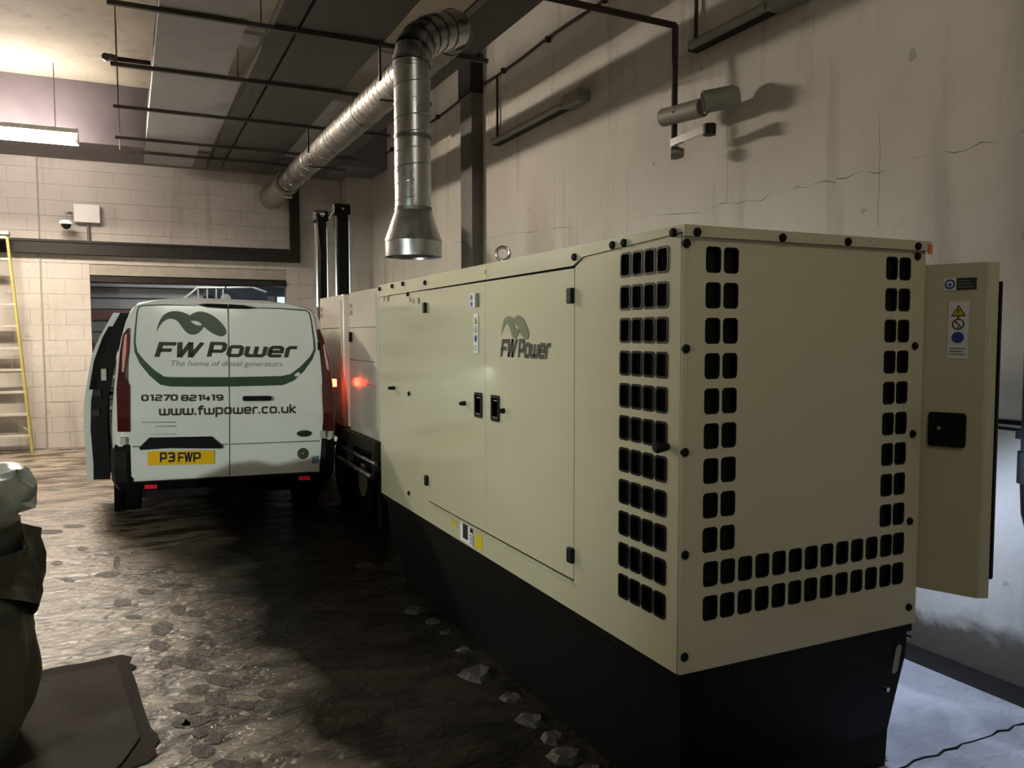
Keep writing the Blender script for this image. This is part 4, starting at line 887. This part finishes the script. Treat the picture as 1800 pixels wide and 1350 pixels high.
# ------------------------------------------------------------------ far wall fittings
YQ = YF-.06
tk = thing('cable_trunking', 'dark trunking along the far wall turning up beside the round duct', 'trunking', (1, YF-.02, 3))
za, zbb = P(60, 430, Y=YQ), P(515, 447, Y=YQ)
obj('horizontal_run', MB().box(-4.0, 2.57, YF-.11, YF-.012, 2.82, 2.98), M['conduit'] if 0 else M['darkmetal'], tk, bevel=.006)
obj('upper_conduit', MB().box(-4.0, 2.4, YF-.07, YF-.012, 2.995, 3.03), M['darkmetal'], tk)
obj('vertical_run', MB().box(2.42, 2.57, YF-.11, YF-.012, 2.98, 4.19), M['darkmetal'], tk, bevel=.006)
jb = P(153, 376, Y=YQ)
j = thing('junction_box', 'pale grey square junction box on the far wall above the trunking', 'junction box', tuple(jb))
obj('box_body', MB().box(jb.x-.17, jb.x+.17, YF-.11, YF-.012, jb.z-.13, jb.z+.13), M['lampwhite'], j, bevel=.01)
obj('lid_screw', MB().tube([(jb.x-.13, YF-.115, jb.z+.1), (jb.x-.13, YF-.11, jb.z+.1)], .008, 8), M['grey'], j)
obj('conduit', MB().tube([(jb.x+.01, YF-.05, jb.z-.13), (jb.x+.01, YF-.05, 3.036)], .02, 8), M['conduit'], j)
dc = P(119, 393, Y=YF-.25); dc.x -= .02; dm = thing('dome_camera', 'small white dome camera on a curved arm beside the junction box', 'camera', tuple(dc))
obj('arm', MB().tube([(jb.x-.20, YF-.06, jb.z), (dc.x+.05, YF-.1, jb.z+.0), (dc.x, YF-.18, jb.z-.02), (dc.x, YF-.25, dc.z+.05)], .02, 10), M['grey'], dm, smooth=True)
obj('housing', MB().tube([(dc.x, dc.y, dc.z+.05), (dc.x, dc.y, dc.z+.03), (dc.x, dc.y, dc.z-.01)], [.05, .085, .09], 24), M['lampwhite'], dm, smooth=True)
obj('dome', MB().tube([(dc.x, dc.y, dc.z-.01), (dc.x, dc.y, dc.z-.05), (dc.x, dc.y, dc.z-.08)], [.068, .058, .02], 24), M['glass'], dm, smooth=True)
obj('trim_5', MB().tube([(P(68, 400, Y=YQ).x, YF-.02, 0), (P(68, 400, Y=YQ).x, YF-.02, 4.2)], .012, 6), M['mortar'], **S)
# step ladder
lx = P(57, 797, Z=0); lt = P(18, 418, Y=lx.y+.55)
ld_ = thing('step_ladder', 'tall yellow ladder with white treads leaning at the far wall, left edge', 'ladder', (lx.x-.35, lx.y, 0))
wb = .62
def lp(t, sgn): # point on rail, t 0..1
    xb = lx.x if sgn > 0 else lx.x-wb; xt = lt.x if sgn > 0 else lt.x-.42
    return Vector((xb+(xt-xb)*t, lx.y+(lt.y-lx.y)*t*.36, lt.z*t))
for sgn in (1, -1): obj('rail', MB().obox(lp(0, sgn), lp(1, sgn), .035, .08, (0, 1, 0)), M['ladder'], ld_, bevel=.004)
for py in (418, 456, 535, 573, 612, 650, 689, 728, 766):
    t0, t1 = 0, 1
    for _ in range(30):
        tm = (t0+t1)/2; q = lp(tm, 1); v = q-Vector((0, 0, CAMZ)); yy = 675-FPX*v.dot(U_)/v.dot(F_)
        if yy > py: t0 = tm
        else: t1 = tm
    obj('tread', MB().obox(lp(tm, -1), lp(tm, 1), .09, .03, (0, 0, 1)), M['alu'], ld_)
bk = lambda t, sgn: Vector((lp(t, sgn).x, lp(1, 1).y+.05, lp(t, sgn).z))
for sgn in (1, -1): obj('back_leg', MB().obox(Vector((lp(0, sgn).x-.02*sgn, YF-.16, 0)), lp(1, sgn)+Vector((0, .04, 0)), .03, .03, (0, 1, 0)), M['ladder'], ld_)
obj('spreader', MB().obox(lp(.14, 1)+Vector((-.2, .1, .05)), lp(.1, 1), .01, .02), M['alu'], ld_)
obj('top_cap', MB().obox(lp(1, -1)+Vector((-.03, 0, .02)), lp(1, 1)+Vector((.03, 0, .02)), .16, .04), M['alu'], ld_)

# ------------------------------------------------------------------ right wall fittings
c0_ = P(822, 300, X=XW-.12)
cl = thing('wall_trunking', 'tall grey steel trunking up the right wall behind the duct', 'trunking', (XW-.08, c0_.y, 0))
obj('column', MB().box(XW-.14, XW-.002, c0_.y-.17, c0_.y+.17, 0, 4.75), M['conduit'], cl, bevel=.006)
obj('head_box', MB().box(XW-.16, XW-.002, c0_.y-.185, c0_.y+.185, 4.36, 4.8), M['darkmetal'], cl, bevel=.006)
obj('bracket', MB().box(XW-.45, XW-.05, c0_.y-.22, c0_.y+.05, 4.82, 4.9), M['darkmetal'], cl)
rc = thing('wall_conduit', 'thin rusty conduit running high along the right wall', 'conduit', (XW-.03, 8, 4.42))
obj('pipe', MB().tube([(XW-.025, y, 4.44-.0+.012*math.sin(y*3)) for y in [2.5+.5*i for i in range(22)]], .013, 8), M['rust'], rc, smooth=True)
for i in range(10): obj('clip', MB().box(XW-.05, XW-.002, 2.9+i, 2.93+i, 4.41, 4.46), M['rust'], rc)
for (xa, ya, xb, yb, ytop, lbl) in ((867, 248, 1023, 172, 150, 'dark unlit batten fitting on the right wall behind the duct'), (1212, 74, 1420, -12, -30, 'dark unlit batten fitting high on the right wall above the twin lamp')):
    a, b_ = P(xa, ya, X=XW-.07), P(xb, yb, X=XW-.07); t = thing('unlit_batten', lbl, 'light fitting', tuple(a))
    zz_ = (a.z+b_.z)/2
    obj('housing', MB().obox((XW-.045, a.y, zz_), (XW-.045, b_.y, zz_), .085, .07), M['darkmetal'], t, bevel=.006)
    obj('diffuser', MB().tube([(XW-.1, a.y-.05, zz_-.01), (XW-.1, b_.y+.3, zz_-.01)], .028, 12), M['grey'], t, smooth=True)
    obj('end_cap', MB().box(XW-.13, XW-.005, b_.y-.02, b_.y+.28, zz_-.05, zz_+.06), M['grey'], t, bevel=.006)
    obj('feed_conduit', MB().tube([(XW-.03, a.y-.02, zz_), (XW-.03, a.y-.02, 4.43 if xa < 1000 else ZC)], .014, 8), M['rust'], t, smooth=True)
# twin emergency lamp on its drop pipe
XE = 3.47
pe1 = P(1187, 45, X=XE); pe2 = P(1184, 255, X=XE); YE = pe1.y
el = thing('twin_emergency_lamp', 'grey twin-head emergency lamp hung on a dark drop pipe by the right wall', 'lamp', (XE, YE, pe2.z))
obj('drop_pipe', MB().tube([(XE, YE, pe2.z), (XE, YE, pe1.z)], .022, 10).tube([(XE, YE, pe1.z), (1.8, YE, pe1.z+.03)], .022, 10), M['rust'], el, smooth=True)
def E(px, py, dx=0): return P(px, py, X=XE+dx)
b = MB(); a, c = E(1172, 208), E(1232, 188); a = Vector((XE-.03, a.y, a.z)); c = Vector((XE+.02, c.y, c.z)); r_e = .062
b.tube([a, c], r_e, 20); obj('battery_housing', b, M['grey'], el, smooth=True, bevel=.004)
obj('indicator', MB().tube([a.lerp(c, .45)+Vector((-r_e-.003, 0, .0)), a.lerp(c, .45)+Vector((-r_e+.01, 0, .0))], .007, 8), M['black'], el)
h1 = E(1236, 180, -.05); h2 = h1+Vector((.17, -.10, .035))
obj('lamp_head', MB().tube([h1, h2, h2+(h2-h1).normalized()*.03], [.073, .07, .05], 24), M['grey'], el, smooth=True)
obj('lamp_glass', MB().tube([h1-(h2-h1).normalized()*.004, h1], .062, 24), M['black'], el, smooth=True)
b = MB().obox((XE-.02, YE, pe2.z+.01), E(1243, 226), .03, .05); obj('reflector_bar', b, M['chrome'], el)
b1 = E(1247, 228); obj('sensor', MB().tube([b1+Vector((0, 0, -.035)), b1+Vector((0, 0, .035))], .042, 16), M['darkmetal'], el, smooth=True)
g1 = E(1190, 269); obj('lower_lamp', MB().tube([g1+Vector((-.035, .02, 0)), g1+Vector((.0, .0, 0)), g1+Vector((.04, -.02, 0))], [.045, .046, .03], 20), M['galvdull'], el, smooth=True)
obj('lower_lamp_glass', MB().tube([g1+Vector((-.038, .022, 0)), g1+Vector((-.035, .02, 0))], .034, 20), M['chrome'], el, smooth=True)
obj('stem', MB().tube([g1+Vector((0, 0, .03)), (g1.x, g1.y, pe2.z+.01)], .01, 8), M['chrome'], el)
# down pipe and conduit, right edge of the view
pp = P(1797, 500, X=XW-.12); pr_y = pp.y-.07
dp = thing('down_pipe', 'dark vertical down pipe on the right wall at the right edge', 'pipe', (XW-.1, pr_y, 0))
obj('pipe', MB().tube([(XW-.1, pr_y, 1.06), (XW-.1, pr_y, ZC)], .055, 20), mat('dark_glossy_pipe', hexc(30, 32, 40), .3, var=.2), dp, smooth=True)
obj('coupling', MB().tube([(XW-.1, pr_y, .98), (XW-.1, pr_y, 1.12)], .066, 20), M['black'], dp, smooth=True)
obj('bend', MB().tube([(XW-.1, pr_y, 1.0), (XW-.1, pr_y-.01, .85), (XW-.1, pr_y-.05, .72), (XW-.1, pr_y-.13, .60), (XW-.1, pr_y-.14, .02)], .055, 18), M['blackpaint'], dp, smooth=True)
obj('bracket', MB().box(XW-.1, XW-.002, pr_y+.04, pr_y+.09, 1.17, 1.21), M['black'], dp)
zq = P(1755, 741, X=XW-.02)
cq = thing('thin_conduit', 'thin dark conduit running level on the wall behind the open door', 'conduit', (XW-.02, zq.y, zq.z))
obj('pipe', MB().tube([(XW-.02, pr_y+.05, zq.z), (XW-.02, 4.5, zq.z)], .010, 8).tube([(XW-.02, pr_y+.05, zq.z-.03), (XW-.02, 4.5, zq.z-.03)], .006, 8), M['rubber'], cq, smooth=True)

# ------------------------------------------------------------------ floor things
# wrapped bulk bag at the left edge
def bag():
    t = thing('wrapped_bulk_bag', 'dark bulk bag wrapped in clear polythene standing at the left edge', 'bag', (-.88, 3.72, 0))
    cx_, cy_ = -.885, 3.72; N = 64
    def R(a, z_):
        base = .50+.03*math.sin(z_*5)+(.0 if z_ > .15 else -.05*(1-z_/.15))
        return base*(1+.09*noise.noise(Vector((math.cos(a)*1.6, math.sin(a)*1.6, z_*2.2)))+.05*noise.noise(Vector((math.cos(a)*4, math.sin(a)*4, z_*6))))
    b = MB(); rs = []
    for k in range(25):
        z_ = .005+k*.0375
        rs.append([b.bm.verts.new((cx_+R(2*math.pi*i/N, z_)*math.cos(2*math.pi*i/N), cy_+R(2*math.pi*i/N, z_)*math.sin(2*math.pi*i/N), z_)) for i in range(N)])
    for A, B in zip(rs, rs[1:]):
        for i in range(N): b.bm.faces.new((A[i], A[(i+1) % N], B[(i+1) % N], B[i]))
    b.bm.faces.new(rs[0][::-1]); b.bm.faces.new(rs[-1])
    obj('sack_body', b, M['sack'], t, smooth=True)
    b = MB(); rs = []
    for k, (r_, z_) in enumerate(((.515, .95), (.53, .97), (.53, 1.0), (.53, 1.03), (.53, 1.06), (.515, 1.10), (.48, 1.115), (.44, 1.10), (.40, 1.05), (.3, 1.01), (.15, 1.0), (.02, 1.01))):
        rs.append([b.bm.verts.new((cx_+(r_+(.05*noise.noise(Vector((math.cos(2*math.pi*i/N)*5, math.sin(2*math.pi*i/N)*5, k*.7)))))*math.cos(2*math.pi*i/N), cy_+(r_+.045*noise.noise(Vector((math.cos(2*math.pi*i/N)*5+9, math.sin(2*math.pi*i/N)*5, k*.7))))*math.sin(2*math.pi*i/N), z_+.05*noise.noise(Vector((math.cos(2*math.pi*i/N)*3, math.sin(2*math.pi*i/N)*3, k*.3+5))))) for i in range(N)])
    for A, B in zip(rs, rs[1:]):
        for i in range(N): b.bm.faces.new((A[i], A[(i+1) % N], B[(i+1) % N], B[i]))
    b.bm.faces.new(rs[-1])
    obj('polythene_top', b, M['sheet'], t, smooth=True, label='pale crumpled polythene folded over the rim')
    b = MB()    # loose flap hanging on the flank
    ga = []
    for i in range(9):
        a = math.radians(-40+i*9); ga.append([b.bm.verts.new((cx_+(R(a, .5)+.025+.03*math.sin(i*1.3+k))*math.cos(a), cy_+(R(a, .5)+.025)*math.sin(a), .84-k*(.03+.011*i))) for k in range(5)])
    for A, B in zip(ga, ga[1:]):
        for k in range(4): b.bm.faces.new((A[k], A[k+1], B[k+1], B[k]))
    obj('loose_flap', b, mat('dirty_polythene', hexc(88, 88, 80), .3, var=.3, bump=.4, bscale=10), t, smooth=True)
bag()
# iron cover lower left
tlp, trp, brp = P(40, 1184, Z=0), P(226, 1156, Z=0), P(272, 1330, Z=0)
cvx = thing('floor_cover_plate', 'wet dark square iron cover plate in the mud, lower left', 'cover', ((tlp.x+trp.x)/2, 3.7, 0))
b = MB(); out = []
jag = [(40, 1186), (75, 1180), (110, 1172), (150, 1166), (190, 1157), (214, 1152), (232, 1156), (226, 1166), (240, 1173), (231, 1180), (238, 1196), (243, 1212), (249, 1235), (258, 1262), (266, 1282), (276, 1292), (281, 1303), (272, 1315), (276, 1328), (262, 1340), (230, 1352), (200, 1390), (150, 1440)]
pts = [P(x, y, Z=0) for x, y in jag]+[Vector((-.55, 2.9, 0)), Vector((-.9, 3.3, 0))]
b.prism([Vector((p.x, p.y, .001)) for p in pts], (0, 0, .004)); obj('surround', b, mat('black_surround', hexc(38, 31, 24), .8, var=.3, bump=.2, spec=.1), cvx)
ins = [(38, 1200), (205, 1170), (246, 1300), (215, 1345), (120, 1430)]
pts = [P(x, y, Z=0) for x, y in ins]+[Vector((-.6, 3.2, 0))]
b = MB().prism([Vector((p.x, p.y, .0055)) for p in pts], (0, 0, .006)); obj('plate', b, M['plateblack'], cvx)
# boot prints: shallow dark wet patches, and rubble by the base
b = MB(); random.seed(3)
prints = [(330, 1165, 24, 9), (285, 1105, 20, 11), (280, 1135, 18, 8), (300, 1160, 16, 7), (350, 1150, 26, 9), (353, 1168, 22, 12), (385, 1196, 26, 10), (348, 1212, 20, 8), (380, 1228, 20, 12), (330, 1245, 24, 10), (345, 1268, 24, 10), (318, 1272, 16, 8), (355, 1286, 18, 10), (375, 1298, 16, 10), (357, 1320, 22, 12), (312, 1072, 16, 9), (345, 1078, 16, 6), (288, 1170, 16, 7), (430, 1240, 18, 8), (470, 1220, 16, 7), (215, 1060, 16, 6), (255, 1040, 16, 5), (190, 1010, 22, 5), (235, 1085, 14, 4), (400, 1345, 26, 9), (120, 1020, 12, 4), (100, 990, 10, 4), (145, 965, 10, 4), (205, 990, 6, 12), (85, 935, 26, 4), (130, 925, 20, 3)]
for px, py, a_, b__ in prints:
    c = P(px, py, Z=0); ax = P(px+a_, py, Z=0)-c; ay = P(px, py-b__, Z=0)-c
    rot = random.uniform(-.4, .4)
    b.prism([Vector((0, 0, .0012))+c+(ax*math.cos(t)+ay*math.sin(t+rot))*(1+.22*noise.noise(Vector((math.cos(t)*2+px, math.sin(t)*2, py)))*1.5+.2*noise.noise(Vector((math.cos(t)*6+px, math.sin(t)*6, py)))) for t in [2*math.pi*i/28 for i in range(28)]], (0, 0, .0012))
obj('boot_prints', b, M['mud'], kind='stuff', label='dark wet boot prints trodden in the mud left of the generator', category='mud')
b = MB()
for px, py, s_ in ((845, 1055, .09), (838, 1080, .06), (868, 1098, .05), (975, 1160, .12), (900, 1128, .06), (1005, 1205, .07), (1050, 1240, .09), (1110, 1300, .10), (1150, 1325, .07), (725, 985, .1), (1085, 1270, .08)):
    c = P(px, py, Z=0); c.x = min(c.x, 1.6-s_); rad = [s_*random.uniform(.6, 1) for _ in range(7)]
    lo = [b.bm.verts.new(c+Vector((math.cos(i*.9)*rad[i], math.sin(i*.9)*rad[i], 0))) for i in range(7)]; hi = [b.bm.verts.new(c+Vector((math.cos(i*.9)*rad[i]*.6, math.sin(i*.9)*rad[i]*.6, s_*.25*random.uniform(.5, 1)))) for i in range(7)]
    b.bm.faces.new(lo[::-1]); b.bm.faces.new(hi)
    for i in range(7): b.bm.faces.new((lo[i], lo[(i+1) % 7], hi[(i+1) % 7], hi[i]))
obj('rubble', b, mat('darkened_rubble', hexc(30, 28, 25), .7, var=.3, scale=20, bump=.3), kind='stuff', label='scattered dark stones and mud clods along the foot of the generator base', category='rubble')  # dark tone stands in for the low light at the base
print('objects', len(bpy.data.objects), 'tris', sum(len(m_.polygons) for m_ in bpy.data.meshes))
